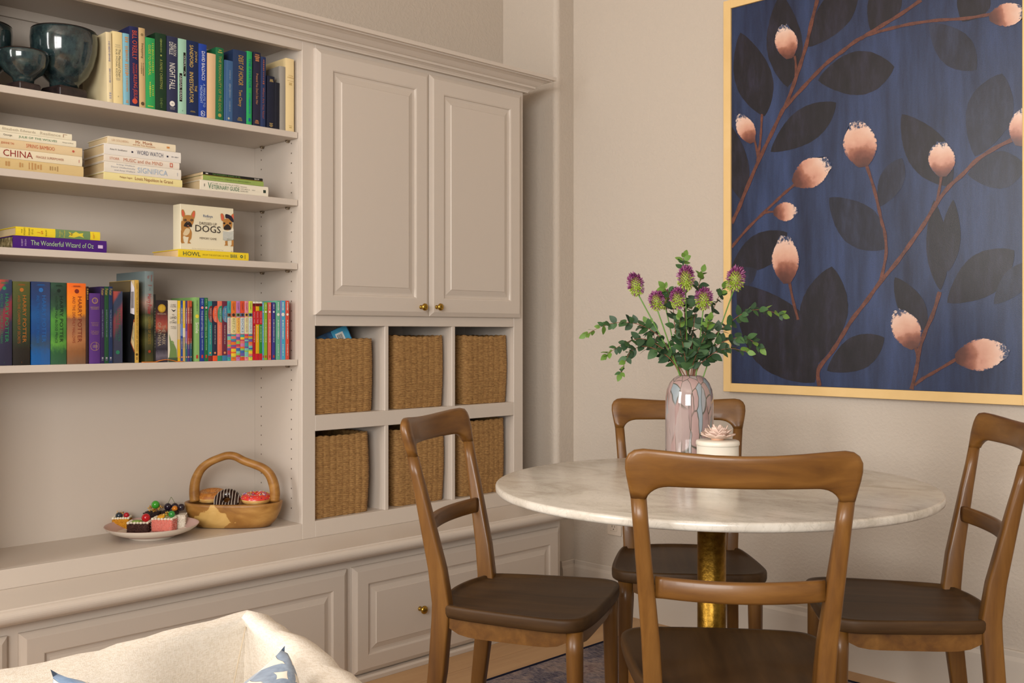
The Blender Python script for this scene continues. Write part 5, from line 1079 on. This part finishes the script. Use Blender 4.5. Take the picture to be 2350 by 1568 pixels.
# --- eucalyptus branches
LEAFM = [noisemat('leaf_'+n, [(.3, a), (.7, b)], scale=(30, 30, 30), rough=.5, spec=.35) for n, a, b in (('dark', '28402A', '385238'), ('mid', '34522F', '44643A'), ('fresh', '4E702E', '6C8C3A'))]
def leaf_mesh(mi):
    mb = MB(); n = 7; rows = []
    for k in range(n+1):
        u = k/n; w = .36*math.sin(math.pi*min(1, u**.85))**.8*(1-.25*u); rows.append([(-w, u, .05*math.sin(math.pi*u)+.10*w), (0, u, .05*math.sin(math.pi*u)), (w, u, .05*math.sin(math.pi*u)+.10*w)])
    mb.loft(rows, close=False, caps=False); me = mb.mesh('leaf', LEAFM[mi]); return me
LM = [leaf_mesh(0), leaf_mesh(1), leaf_mesh(2)]
def branch(label, pix, nleaf, size, seed, dds, fresh=.82, skip=.25):
    """pix: sight-line points from the mouth outwards"""
    rr = random.Random(seed); b = empty('eucalyptus_branch', MOUTH); tag(b, label, 'branch', 'eucalyptus branches in the vase')
    P = [Vector((rr.uniform(-.012, .012), rr.uniform(-.012, .012), -.05))]
    for i, (x, y) in enumerate(pix): P.append(at_vase(x, y, dds*(i+1)/len(pix))-MOUTH)
    Q, _r = chain([tuple(p) for p in P], [.002-.0014*i/(len(P)-1) for i in range(len(P))], 6)
    Q = [Vector(q) for q in Q]
    MB().tube(Q, [max(.0005, r*.75) for r in _r], 6).build('stem', M_BRN, b)
    tot = len(Q)-1
    for k in range(nleaf):
        u = skip+(1-skip)*(k+.5)/nleaf; i = min(int(u*tot), tot-1); p = Q[i]; t = (Q[min(i+1, tot)]-Q[max(i-1, 0)]).normalized()
        ang = k*2.4+rr.uniform(-.5, .5); s = t.orthogonal().normalized(); s = (s*math.cos(ang)+t.cross(s)*math.sin(ang)).normalized()
        for sg in ((1, -1) if k % 2 == 0 else (1,)):
            dirv = (t*rr.uniform(.35, .8)+s*sg*rr.uniform(.7, 1.0)-UP*rr.uniform(0, .35)).normalized()
            L0 = size*rr.uniform(.75, 1.15)*(1-.40*max(0, u-.55)/.45)
            mi_ = 2 if u > fresh and rr.random() < .75 else (0 if rr.random() < .55 else 1)
            o = bpy.data.objects.new('leaf', LM[mi_]); COL.objects.link(o); o.parent = b
            nrm = (UP*.5-FWD*.6+Vector((rr.uniform(-.6, .6), rr.uniform(-.6, .6), rr.uniform(-.4, .4)))); xax = dirv.cross(nrm).normalized(); zax = xax.cross(dirv).normalized()
            o.matrix_local = Matrix(((xax.x*L0, dirv.x*L0, zax.x*L0, p.x), (xax.y*L0, dirv.y*L0, zax.y*L0, p.y), (xax.z*L0, dirv.z*L0, zax.z*L0, p.z), (0, 0, 0, 1)))
    t = (Q[-1]-Q[-3]).normalized()
    o = bpy.data.objects.new('leaf', LM[2]); COL.objects.link(o); o.parent = b; L0 = size*.7; xax = t.cross(-FWD).normalized(); zax = xax.cross(t)
    o.matrix_local = Matrix(((xax.x*L0, t.x*L0, zax.x*L0, Q[-1].x), (xax.y*L0, t.y*L0, zax.y*L0, Q[-1].y), (xax.z*L0, t.z*L0, zax.z*L0, Q[-1].z), (0, 0, 0, 1)))
BR = [('eucalyptus branch reaching furthest left above the table', [(1552, 830), (1515, 775), (1475, 748), (1430, 740), (1385, 748), (1345, 768)], 16, .026, 1, .02),
      ('eucalyptus branch arching left below the longest one', [(1555, 835), (1520, 800), (1478, 778), (1440, 785), (1405, 805), (1392, 815)], 12, .027, 2, -.03),
      ('eucalyptus branch drooping at the lower left of the bouquet', [(1550, 840), (1520, 810), (1480, 795), (1450, 805), (1435, 830), (1424, 858)], 12, .027, 3, -.05),
      ('short eucalyptus sprig low at the left over the vase rim', [(1555, 845), (1535, 825), (1515, 800), (1500, 770), (1485, 742)], 10, .026, 4, .04),
      ('upright eucalyptus branch with the highest tip', [(1575, 810), (1572, 740), (1568, 670), (1567, 610), (1571, 590)], 15, .027, 5, .03),
      ('upright eucalyptus branch left of the middle', [(1565, 820), (1550, 760), (1545, 710), (1535, 675), (1524, 660)], 13, .028, 6, -.02),
      ('upright eucalyptus branch right of the middle with a pointed tip', [(1585, 820), (1592, 750), (1598, 690), (1605, 650), (1612, 625)], 14, .028, 7, .02),
      ('eucalyptus branch rising towards the right allium', [(1595, 825), (1612, 770), (1635, 715), (1650, 680), (1660, 660)], 12, .027, 8, .03),
      ('eucalyptus branch reaching right across the painting frame', [(1600, 830), (1635, 775), (1675, 740), (1715, 715), (1755, 712), (1795, 724)], 16, .026, 9, .01),
      ('eucalyptus branch reaching right below the longest right one', [(1600, 840), (1635, 800), (1672, 780), (1705, 775), (1730, 785), (1745, 800)], 13, .028, 10, -.04),
      ('eucalyptus sprig leaning low to the right over the vase rim', [(1602, 845), (1625, 820), (1650, 805), (1680, 800), (1715, 808)], 10, .027, 11, -.05),
      ('dense front eucalyptus sprig at the vase mouth', [(1575, 845), (1570, 805), (1562, 765), (1560, 730)], 14, .029, 12, -.07),
      ('front eucalyptus sprig leaning right at the vase mouth', [(1588, 845), (1602, 805), (1618, 770), (1628, 735)], 14, .029, 13, -.07),
      ('back eucalyptus sprig between the low alliums', [(1580, 840), (1584, 790), (1580, 745), (1588, 705)], 14, .028, 14, .06)]
for lab, pix, n, s, sd, dd in BR: branch(lab, pix, int(n*1.45), s*1.14, sd, dd)

# --- lidded jar with a ceramic flower
DJ = 2.40
jp = deep(1647, 1030, DJ); jr_ = 49*DJ/FPX
jar = empty('lidded_jar', (jp.x, jp.y, TZ+.0004)); tag(jar, 'small round white ceramic jar topped with a pink ceramic flower', 'jar')
zl = CAM_H+(HYP-1022)/FPX*DJ-TZ
M_CER = mat('E3DDD0', .3, .5); 
MB().lathe([(1e-4, 0), (jr_*.92, 0), (jr_*.965, .004), (jr_*.97, .01), (jr_*.97, zl-.0005), (1e-4, zl-.0005)], 48).build('jar_body', M_CER, jar)
MB().lathe([(1e-4, zl), (jr_*.99, zl), (jr_*1.01, zl+.002), (jr_*1.01, zl+.007), (jr_*.985, zl+.0105), (jr_*.9, zl+.012), (1e-4, zl+.012)], 48).build('lid', M_CER, jar)
fl_ = empty('ceramic_flower'); fl_.parent = jar; fl_.location = (0, 0, zl+.0125)
mb = MB(); rr = random.Random(9)
M_PET = mat('E0C6B8', .55, .3)
def petal(ang, rad, tiltv, ln, wd):
    rows = []
    for k in range(7):
        u = k/6; r = rad+ln*u; w = wd*math.sin(math.pi*(.12+.80*u))**.7; zz = .001+tiltv*u**1.5*ln
        rows.append([((r)*math.cos(ang)-v*w*math.sin(ang), (r)*math.sin(ang)+v*w*math.cos(ang), zz+.18*w*v*v+.0012*math.sin(7*v+ang*3)*u) for v in (-1, -.6, -.2, .2, .6, 1)])
    m = MB(); m.loft(rows, close=False, caps=False)
    return m
objs = []
for ringi, (n, rad, tl, ln, wd) in enumerate(((8, .006, .35, .036, .014), (7, .004, .75, .028, .012), (6, .003, 1.3, .020, .010), (4, .001, 2.2, .012, .007))):
    for k in range(n):
        m = petal(2*math.pi*k/n+ringi*.35+rr.uniform(-.1, .1), rad, tl*rr.uniform(.85, 1.15), ln*rr.uniform(.9, 1.08), wd)
        o = m.build('petal', M_PET, jar); o.location = (0, 0, zl+.0125+ringi*.002); md = o.modifiers.new('thick', 'SOLIDIFY'); md.thickness = .0014
bpy.data.objects.remove(fl_, do_unlink=True)
MB().lathe([(1e-4, 0), (.014, 0), (.016, .002), (.010, .006), (1e-4, .007)], 20, c=(0, 0, zl+.0122)).build('flower_base', mat('D8A888', .5), jar)

# ================================================================ painting on the back wall
YP = 3.117                     # canvas plane
pa = empty('painting', (0, 0, 0)); tag(pa, 'large dark blue floral painting with pink buds in a thin pale wood frame', 'painting')
FX0, FX1, FZ0, FZ1 = -2.0505, -1.0205, .891, 2.277
M_FRM = noisemat('maple_frame', [(.3, 'D9B679'), (.6, 'E0BE84'), (.8, 'E5C68F')], scale=(6, 40, 6), rough=.5, spec=.3)
fw_, fy0, fy1 = .030, 3.110, YBK-.0008
MB().box((FX0, fy0, FZ0), (FX0+fw_, fy1, FZ1)).build('frame_side', M_FRM, pa, bevel=.001, seg=1)
MB().box((FX1-fw_+.004, fy0, FZ0), (FX1+.004, fy1, FZ1)).build('frame_side', M_FRM, pa, bevel=.001, seg=1)
MB().box((FX0+fw_, fy0, FZ0), (FX1-fw_+.004, fy1, FZ0+fw_)).build('frame_rail', M_FRM, pa, bevel=.001, seg=1)
MB().box((FX0+fw_, fy0, FZ1-fw_), (FX1-fw_+.004, fy1, FZ1)).build('frame_rail', M_FRM, pa, bevel=.001, seg=1)
def paintmat(name, c_lo, c_mid, c_hi, streak=(16, 4, 2.2), rough=.34, weave=.25):
    m, nt, b = newmat(name); tc = N(nt, 'ShaderNodeTexCoord')
    mp = N(nt, 'ShaderNodeMapping'); mp.inputs['Scale'].default_value = streak; L(nt, tc.outputs['Object'], mp.inputs[0])
    n1 = N(nt, 'ShaderNodeTexNoise', ins={'Scale': 1.0, 'Detail': 6.0, 'Roughness': .6}); L(nt, mp.outputs[0], n1.inputs['Vector'])
    r1 = ramp(nt, [(.30, c_lo), (.5, c_mid), (.72, c_hi)]); L(nt, n1.outputs['Fac'], r1.inputs[0])
    w1 = N(nt, 'ShaderNodeTexNoise', ins={'Scale': 420.0, 'Detail': 2.0}); L(nt, tc.outputs['Object'], w1.inputs['Vector'])
    rw = ramp(nt, [(.35, (.72, .72, .72)), (.65, (1.18, 1.18, 1.18))]); L(nt, w1.outputs['Fac'], rw.inputs[0])
    mx = N(nt, 'ShaderNodeMix', data_type='RGBA', blend_type='MULTIPLY'); mx.inputs[0].default_value = .6; L(nt, r1.outputs[0], mx.inputs[6]); L(nt, rw.outputs[0], mx.inputs[7])
    L(nt, mx.outputs[2], b.inputs['Base Color']); b.inputs['Roughness'].default_value = rough; b.inputs['Specular IOR Level'].default_value = .42
    bp = N(nt, 'ShaderNodeBump', ins={'Strength': weave, 'Distance': .0006}); L(nt, w1.outputs['Fac'], bp.inputs['Height']); L(nt, bp.outputs['Normal'], b.inputs['Normal'])
    return m
M_CAN = paintmat('blue_canvas', '161E38', '253251', '33436A')
M_LEAFP = paintmat('painted_leaf', '0F0D14', '1A1720', '282636', streak=(34, 4, 9))
M_LEAFP2 = paintmat('painted_leaf_pale_glare', '141622', '1F2233', '2C3248', streak=(34, 4, 9))  # paler leaf paint; on some leaves the glare is put into the colour
M_STEMP = paintmat('painted_stem', '4A2A22', '5E362B', '6E4032', streak=(60, 4, 60))
def budmat():
    m, nt, b = newmat('painted_bud'); tc = N(nt, 'ShaderNodeTexCoord'); uv = N(nt, 'ShaderNodeUVMap'); sp = N(nt, 'ShaderNodeSeparateXYZ'); L(nt, uv.outputs[0], sp.inputs[0])
    n1 = N(nt, 'ShaderNodeTexNoise', ins={'Scale': 110.0, 'Detail': 3.0, 'Roughness': .7}); L(nt, tc.outputs['Object'], n1.inputs['Vector'])
    n2 = N(nt, 'ShaderNodeTexNoise', ins={'Scale': 22.0, 'Detail': 3.0}); L(nt, tc.outputs['Object'], n2.inputs['Vector'])
    a = N(nt, 'ShaderNodeMath', operation='MULTIPLY_ADD'); a.inputs[1].default_value = .5; L(nt, n2.outputs['Fac'], a.inputs[0]); L(nt, sp.outputs[0], a.inputs[2])
    a2 = N(nt, 'ShaderNodeMath', operation='SUBTRACT'); a2.inputs[1].default_value = .25; L(nt, a.outputs[0], a2.inputs[0])
    r = ramp(nt, [(0, '4A2A26'), (.14, '5E362C'), (.26, '7E4C3E'), (.36, '9A6450'), (.44, 'C08C78'), (.62, 'CFA28C'), (.85, 'D8B6A4'), (1, 'DCC6B8')]); L(nt, a2.outputs[0], r.inputs[0])
    # dry brush edge: canvas blue shows through towards the tip and rim
    e = N(nt, 'ShaderNodeMath', operation='MULTIPLY'); L(nt, sp.outputs[1], e.inputs[0]); L(nt, n1.outputs['Fac'], e.inputs[1])
    er = ramp(nt, [(.30, (0, 0, 0)), (.42, (1, 1, 1))]); L(nt, e.outputs[0], er.inputs[0])
    mx = N(nt, 'ShaderNodeMix', data_type='RGBA'); L(nt, er.outputs[0], mx.inputs[0]); L(nt, r.outputs[0], mx.inputs[6]); mx.inputs[7].default_value = rgb('2A3858')
    L(nt, mx.outputs[2], b.inputs['Base Color']); b.inputs['Roughness'].default_value = .32
    return m
M_BUD = budmat()
MB().box((FX0+fw_+.0005, YP, FZ0+fw_+.0005), (FX1-fw_+.0035, YP+.012, FZ1-fw_-.0005)).build('canvas', M_CAN, pa)
CX0, CX1, CZ0, CZ1 = FX0+fw_+.001, FX1-fw_+.003, FZ0+fw_+.001, FZ1-fw_-.001
def pp(x, y, e):
    p = onY(x, y, YP); return Vector((min(max(p.x, CX0), CX1), YP-e, min(max(p.z, CZ0), CZ1)))
def ppr(x, y, e):
    p = onY(x, y, YP); return Vector((p.x, YP-e, p.z))
LV = [(1727, 171, 200, 85, 74, 0), (1800, 93, 215, 82, 86, 0), (1912, 35, 185, 75, -52, 0), (2028, 15, 130, 75, -65, 0), (2233, 6, 100, 78, -60, 0), (1965, 169, 178, 100, -10, 0), (1844, 292, 188, 76, -37, 0), (2187, 107, 152, 82, 45, 1),
      (2126, 345, 200, 96, 56, 0), (2044, 419, 124, 55, -65, 1), (2269, 264, 200, 105, -72, 1), (2288, 391, 135, 85, -8, 1), (1689, 373, 180, 56, 80, 0), (1967, 513, 174, 95, 43, 1), (1742, 579, 158, 76, -35, 0), (1698, 641, 90, 46, -30, 1),
      (1782, 766, 285, 150, 52, 0), (1889, 726, 232, 108, -80, 0), (1964, 813, 152, 76, -30, 0), (2089, 697, 140, 60, 60, 0), (2151, 563, 208, 50, 86, 0), (2182, 541, 165, 46, 94, 0), (2251, 635, 195, 95, -38, 0), (2325, 650, 130, 56, -48, 1)]
for q, (m_, nm) in enumerate(((M_LEAFP, 'painted_leaf'), (M_LEAFP2, 'painted_leaf'))):
    for i, (cx, cy, ln, wd, an, k) in enumerate(LV):
        if k != q: continue
        rr = random.Random(i); a = math.radians(an); ca, sa = math.cos(a), math.sin(a); n = 26; top = []; bot = []
        for j in range(n+1):
            u = j/n; w = math.sin(math.pi*u)**.78*(1-.12*math.cos(math.pi*u))*wd/2*rr.uniform(.985, 1.015); t = (u-.5)*ln
            top.append((cx+ca*t-sa*w, cy+sa*t+ca*w)); bot.append((cx+ca*t+sa*w, cy+sa*t-ca*w))
        e = .00035+.00002*i; mb = MB()
        vs = [pp(x, y, e) for x, y in top]+[pp(x, y, e) for x, y in bot]
        mb.add(vs, [(j, j+1, n+2+j, n+1+j) for j in range(n)]); mb.build(nm, m_, pa)
_so = [0]
def stroke(pts, w):
    _so[0] += 1; eo = .0011+.00002*_so[0]
    P = [(x, y, 0) for x, y in pts]; Q, _ = chain(P, [1]*len(P), 5); vs = []; n = len(Q)
    for i, q in enumerate(Q):
        a, b = Q[max(i-1, 0)], Q[min(i+1, n-1)]; dx, dy = b[0]-a[0], b[1]-a[1]; l = math.hypot(dx, dy) or 1; ww = w/2*(1+.15*math.sin(i*1.3))
        vs += [pp(q[0]-dy/l*ww, q[1]+dx/l*ww, eo), pp(q[0]+dy/l*ww, q[1]-dx/l*ww, eo)]
    MB().add(vs, [(2*i, 2*i+1, 2*i+3, 2*i+2) for i in range(n-1)]).build('painted_stem', M_STEMP, pa)
stroke([(1679, 513), (1695, 480), (1713, 435), (1744, 363), (1769, 311), (1794, 258), (1806, 236), (1822, 193), (1837, 149), (1851, 102), (1862, 55), (1876, 0)], 8)
stroke([(1800, 248), (1837, 208), (1868.5, 174), (1900, 143), (1931, 120), (1962, 96), (1993, 78), (2024, 59), (2070, 31), (2114, 0)], 8)
stroke([(1975, 90), (1993, 80), (2039, 67), (2086, 56), (2148, 47), (2210, 43), (2257, 36), (2285, 30)], 7)
stroke([(1824, 128), (1827, 150), (1826, 175)], 5); stroke([(1749, 262), (1747, 300), (1744, 335), (1738, 370)], 5); stroke([(1731, 320), (1736, 338), (1739, 360)], 5)
stroke([(1679, 568), (1714, 527), (1745, 496), (1782, 461), (1800, 444), (1824, 424)], 6); stroke([(1745, 497), (1758, 488), (1777, 486)], 5)
stroke([(1989, 380), (2005, 429), (2017, 478), (2024, 510), (2031, 535), (2034, 579), (2026, 625), (2018, 650)], 7)
stroke([(2330, 318), (2288, 338), (2244, 366), (2210, 400), (2179, 428), (2150, 466), (2120, 516), (2089, 560), (2057, 604), (2020, 648), (1989, 691), (1957, 732), (1932, 772), (1910, 807), (1879, 848), (1881, 886)], 9)
stroke([(2161, 400), (2157, 430), (2150, 464)], 6); stroke([(1811, 642), (1820, 688), (1832, 734)], 6)
stroke([(2157, 670), (2142, 719), (2123, 763), (2110, 804), (2104, 844), (2092, 894)], 9); stroke([(2100, 794), (2106, 815), (2109, 830)], 7); stroke([(2194, 825), (2145, 854), (2120, 868), (2099, 884)], 7)
# buds: (centre, length, width, direction from base to tip in degrees, image y down)
BD = [(1805, 96, 72, 52, -100), (1712, 295, 66, 42, -115), (1864, 396, 90, 66, -32), (1804, 486, 52, 44, -5), (1974, 330, 98, 78, -98), (2162, 365, 74, 62, -93), (1803, 595, 102, 62, -93), (2080, 755, 90, 66, -115), (2254, 814, 112, 74, -8), (2313, 34, 78, 54, -10), (2346, 292, 80, 60, -80)]
for i, (cx, cy, ln, wd, an) in enumerate(BD):
    rr = random.Random(i+50); a = math.radians(an); ca, sa = math.cos(a), math.sin(a); n, m = 18, 8; vs = []; uvs = []; fs = []
    jag = [rr.uniform(-1, 1) for _ in range(m+1)]
    for j in range(n+1):
        u = j/n; w = (math.sin(math.pi*min(1, .05+u*.80))**.72)*wd/2
        for k in range(m+1):
            v = -1+2*k/m; tip = (1-.13*abs(v)**2.5-.04*jag[k]*smoothstep(.45, 1, u)); t = (u*tip-.5)*ln*1.1; ww = w*v*(1+.02*rr.uniform(-1, 1))
            p = pp(cx+ca*t-sa*ww, cy+sa*t+ca*ww, .0015+.00004*i); vs.append(p)
            edge = max(smoothstep(.55, 1.0, u)*.85, smoothstep(.55, 1.0, abs(v))*.75); uvs.append((u, min(1, edge)))
    for j in range(n):
        for k in range(m): fs.append((j*(m+1)+k, j*(m+1)+k+1, (j+1)*(m+1)+k+1, (j+1)*(m+1)+k))
    o = MB().add(vs, fs).build('painted_bud', M_BUD, pa); lay = o.data.uv_layers.new(name='UVMap')
    for l in o.data.loops: lay.data[l.index].uv = uvs[l.vertex_index]

# ================================================================ slipcovered sofa corner with cushion
def linen():
    m, nt, b = newmat('cream_linen'); tc = N(nt, 'ShaderNodeTexCoord')
    w1 = N(nt, 'ShaderNodeTexNoise', ins={'Scale': 1.0, 'Detail': 3.0, 'Roughness': .6}); mp = N(nt, 'ShaderNodeMapping'); mp.inputs['Scale'].default_value = (900, 900, 160); L(nt, tc.outputs['Object'], mp.inputs[0]); L(nt, mp.outputs[0], w1.inputs['Vector'])
    w2 = N(nt, 'ShaderNodeTexNoise', ins={'Scale': 1.0, 'Detail': 3.0}); mp2 = N(nt, 'ShaderNodeMapping'); mp2.inputs['Scale'].default_value = (160, 160, 1100); L(nt, tc.outputs['Object'], mp2.inputs[0]); L(nt, mp2.outputs[0], w2.inputs['Vector'])
    ad = N(nt, 'ShaderNodeMath', operation='ADD'); L(nt, w1.outputs['Fac'], ad.inputs[0]); L(nt, w2.outputs['Fac'], ad.inputs[1])
    r = ramp(nt, [(.70, 'D0C5B4'), (.95, 'DAD0C2'), (1.0, 'E0D8CC')]); hf = N(nt, 'ShaderNodeMath', operation='MULTIPLY'); hf.inputs[1].default_value = .95; L(nt, ad.outputs[0], hf.inputs[0]); L(nt, hf.outputs[0], r.inputs[0]); L(nt, r.outputs[0], b.inputs['Base Color'])
    b.inputs['Roughness'].default_value = .9; b.inputs['Specular IOR Level'].default_value = .15; b.inputs['Sheen Weight'].default_value = .15
    bp = N(nt, 'ShaderNodeBump', ins={'Strength': .35, 'Distance': .0015}); L(nt, ad.outputs[0], bp.inputs['Height']); L(nt, bp.outputs['Normal'], b.inputs['Normal'])
    return m
M_LIN = linen()
so = empty('sofa', (-.9, .2, .0005)); so.location = (-.9, .2, .0095); tag(so, 'cream linen slipcovered sofa with its corner at the lower left', 'sofa')
def W2L(p): return Vector(p)-so.location
bp_ = [(-260, 1596), (-130, 1566), (0, 1536.6), (43, 1531), (100, 1520.5), (179, 1501), (227, 1493.7), (268, 1477.6), (334, 1463), (375, 1449), (430, 1436), (485, 1424.6), (535, 1408.7), (567, 1400.5)]
ap_ = [(567, 1400.5), (578.5, 1403), (595, 1418), (616, 1430), (631, 1444), (661, 1453.7), (687, 1470.5), (724.6, 1502), (741, 1525), (769.5, 1538), (801, 1568), (840, 1604), (900, 1660)]
A = deep(567, 1400.5, 1.40)
back = [onX(x, y, A.x) for x, y in bp_]; arm = [onY(x, y, A.y) for x, y in ap_]
rn = random.Random(4)
def fold(y, z, s): return .010*math.sin(y*21+s)*smoothstep(.70, .55, z)+.006*math.sin(y*47+z*19+s*2)
# back: ring per station, section in X-Z from the outer foot over the ridge to the inner foot
rings = []
yb = [-1.05, -.8, -.55, -.3]+[p.y for p in back]; zb2 = [.70]*4+[p.z for p in back]
P = [(y, z) for y, z in zip(yb, zb2)]
fine = []
for (y0, z0), (y1, z1) in zip(P[:-1], P[1:]):
    k = max(1, int((y1-y0)/.02))
    for i in range(k): fine.append((y0+(y1-y0)*i/k, z0+(z1-z0)*i/k))
fine.append(P[-1])
for y, z in fine:
    c = smoothstep(A.y-.30, A.y, y)     # towards the corner the inner face meets the arm
    sec = []
    for u, (dx, zz) in enumerate(((-.075, .05), (-.080, .30), (-.070, .55), (-.050, z-.045), (-.024, z-.010), (0, z), (.022, z-.006), (.040, z-.022), (.060, z-.060), (.082, z-.12), (.110, z-.20), (.15, .42), (.15, .30))):
        dx2 = dx*(1-.85*c) if dx > .03 else dx*(1-.3*c if dx > 0 else 1)
        sec.append(W2L((A.x+dx2+(fold(y, zz, 0) if dx > .05 and c < .8 else 0), y, zz)))
    rings.append(sec)
MB().loft(rings, close=False, caps=False).build('backrest', M_LIN, so)
rings = []; fine = []
P = [(p.x, p.z) for p in arm]+[(-.55, arm[-1].z-.01), (-.38, arm[-1].z-.04)]
for (x0, z0), (x1, z1) in zip(P[:-1], P[1:]):
    k = max(1, int((x1-x0)/.02))
    for i in range(k): fine.append((x0+(x1-x0)*i/k, z0+(z1-z0)*i/k))
fine.append(P[-1])
for x, z in fine:
    c = smoothstep(A.x+.30, A.x, x); sec = []
    for dy, zz in ((.085, .05), (.085, .30), (.072, .55), (.052, z-.045), (.025, z-.010), (0, z), (-.022, z-.006), (-.040, z-.022), (-.060, z-.060), (-.085, z-.12), (-.110, z-.20), (-.13, .42), (-.13, .30)):
        dy2 = dy*(1-.85*c) if dy < -.03 else dy*(1-.3*c if dy < 0 else 1)
        sec.append(W2L((x, A.y+dy2+(fold(x, zz, 2) if dy < -.05 and c < .8 else 0), zz)))
    rings.append(sec)
o = MB().loft(rings, close=False, caps=False).build('arm', M_LIN, so, fixn=False); o.data.flip_normals()
MB().box(W2L((A.x+.06, -1.0, .05)), W2L((-.42, A.y-.05, .46))).build('seat_cushion', M_LIN, so, bevel=.03, seg=3)
# seam where back and arm meet
sm = []
for k in range(11):
    u = k/10; sm.append(W2L(A+Vector((.004+.150*u, -.002-.155*u, -.012-.20*u-.06*u*u))))
MB().tube(sm, .0009, 6).build('seam', mat('C9BBA4', .9), so)
for x, y in ((A.x, A.y-.04), (A.x, -1.0), (-.45, A.y-.04), (-.45, -1.0)):
    MB().lathe([(.018, 0), (.024, .05)], 12, c=W2L((x, y, .0095))).build('foot', M_WZ, so)
# cushion
def cushmat():
    m, nt, b = newmat('blue_appliqued_velvet'); uv = N(nt, 'ShaderNodeUVMap'); sp = N(nt, 'ShaderNodeSeparateXYZ'); L(nt, uv.outputs[0], sp.inputs[0])
    def mth(op, a, bv=None, c=None):
        n = N(nt, 'ShaderNodeMath', operation=op)
        for i, v in enumerate((a, bv, c)):
            if v is None: continue
            if isinstance(v, (int, float)): n.inputs[i].default_value = v
            else: L(nt, v, n.inputs[i])
        return n.outputs[0]
    S_ = 12.0
    px_ = mth('ABSOLUTE', mth('SUBTRACT', mth('FRACT', mth('MULTIPLY', mth('ADD', sp.outputs[0], sp.outputs[1]), S_*.6)), .5))
    py_ = mth('ABSOLUTE', mth('SUBTRACT', mth('FRACT', mth('MULTIPLY', mth('SUBTRACT', sp.outputs[0], sp.outputs[1]), S_*.6)), .5))
    def inside(a, c): q = mth('SUBTRACT', 1.0, a); return mth('SUBTRACT', .60, mth('ADD', mth('MULTIPLY', q, q), mth('MULTIPLY', c, c)))
    dmax = mth('MAXIMUM', inside(px_, py_), inside(py_, px_))
    f = ramp(nt, [(.0, (0, 0, 0)), (.012, (1, 1, 1))]); L(nt, dmax, f.inputs[0])
    no = N(nt, 'ShaderNodeTexNoise', ins={'Scale': 40.0, 'Detail': 3.0}); L(nt, uv.outputs[0], no.inputs['Vector'])
    r = ramp(nt, [(.3, '5A6E88'), (.7, '7C90A8')]); L(nt, no.outputs['Fac'], r.inputs[0])
    mx = N(nt, 'ShaderNodeMix', data_type='RGBA'); L(nt, f.outputs[0], mx.inputs[0]); mx.inputs[6].default_value = rgb('E2D9C8'); L(nt, r.outputs[0], mx.inputs[7]); L(nt, mx.outputs[2], b.inputs['Base Color'])
    b.inputs['Roughness'].default_value = .85; b.inputs['Sheen Weight'].default_value = .4; b.inputs['Specular IOR Level'].default_value = .2
    bp = N(nt, 'ShaderNodeBump', ins={'Strength': .9, 'Distance': .004}); L(nt, f.outputs[0], bp.inputs['Height']); L(nt, bp.outputs['Normal'], b.inputs['Normal'])
    return m
Lt, Rt = deep(121, 1534, 1.0), deep(649, 1484, 1.245)
eu = (Rt-Lt); wdt = eu.length; eu = eu/wdt; dn = Vector((.42, .05, -.90)); dn = (dn-eu*dn.dot(eu)).normalized(); nr = eu.cross(dn).normalized()
if nr.dot(CAM-Lt) < 0: nr = -nr
cs = empty('throw_pillow', Lt); tag(cs, 'blue and cream patterned throw pillow in the sofa corner', 'pillow')
n = 40; mb = MB(); grid = {}; uvs = []
vs = []; fs = []
for side in (1, -1):
    off = len(vs)
    for i in range(n+1):
        for j in range(n+1):
            u, v = -1+2*i/n, -1+2*j/n
            pin = .44*(1-abs(u)**1.5)*v*abs(v)**1.6; pin2 = .13*(1-v*v)*u*abs(u)**1.2
            th = .075*(max(0, (1-u**4)*(1-v**4)))**.55
            p = eu*(wdt*.5*(1+u-pin2))+dn*(wdt*.5*(1+v-pin))+nr*(side*th+.004*math.sin(u*5+v*3))
            vs.append(tuple(p)); uvs.append(((u+1)/2, (v+1)/2))
    for i in range(n):
        for j in range(n):
            a = off+i*(n+1)+j; q = (a, a+1, a+n+2, a+n+1); fs.append(q if side < 0 else tuple(reversed(q)))
mb.add(vs, fs, 0, True); o = mb.build('pillow_cover', cushmat(), cs); lay = o.data.uv_layers.new(name='UVMap')
for l in o.data.loops: lay.data[l.index].uv = uvs[l.vertex_index]
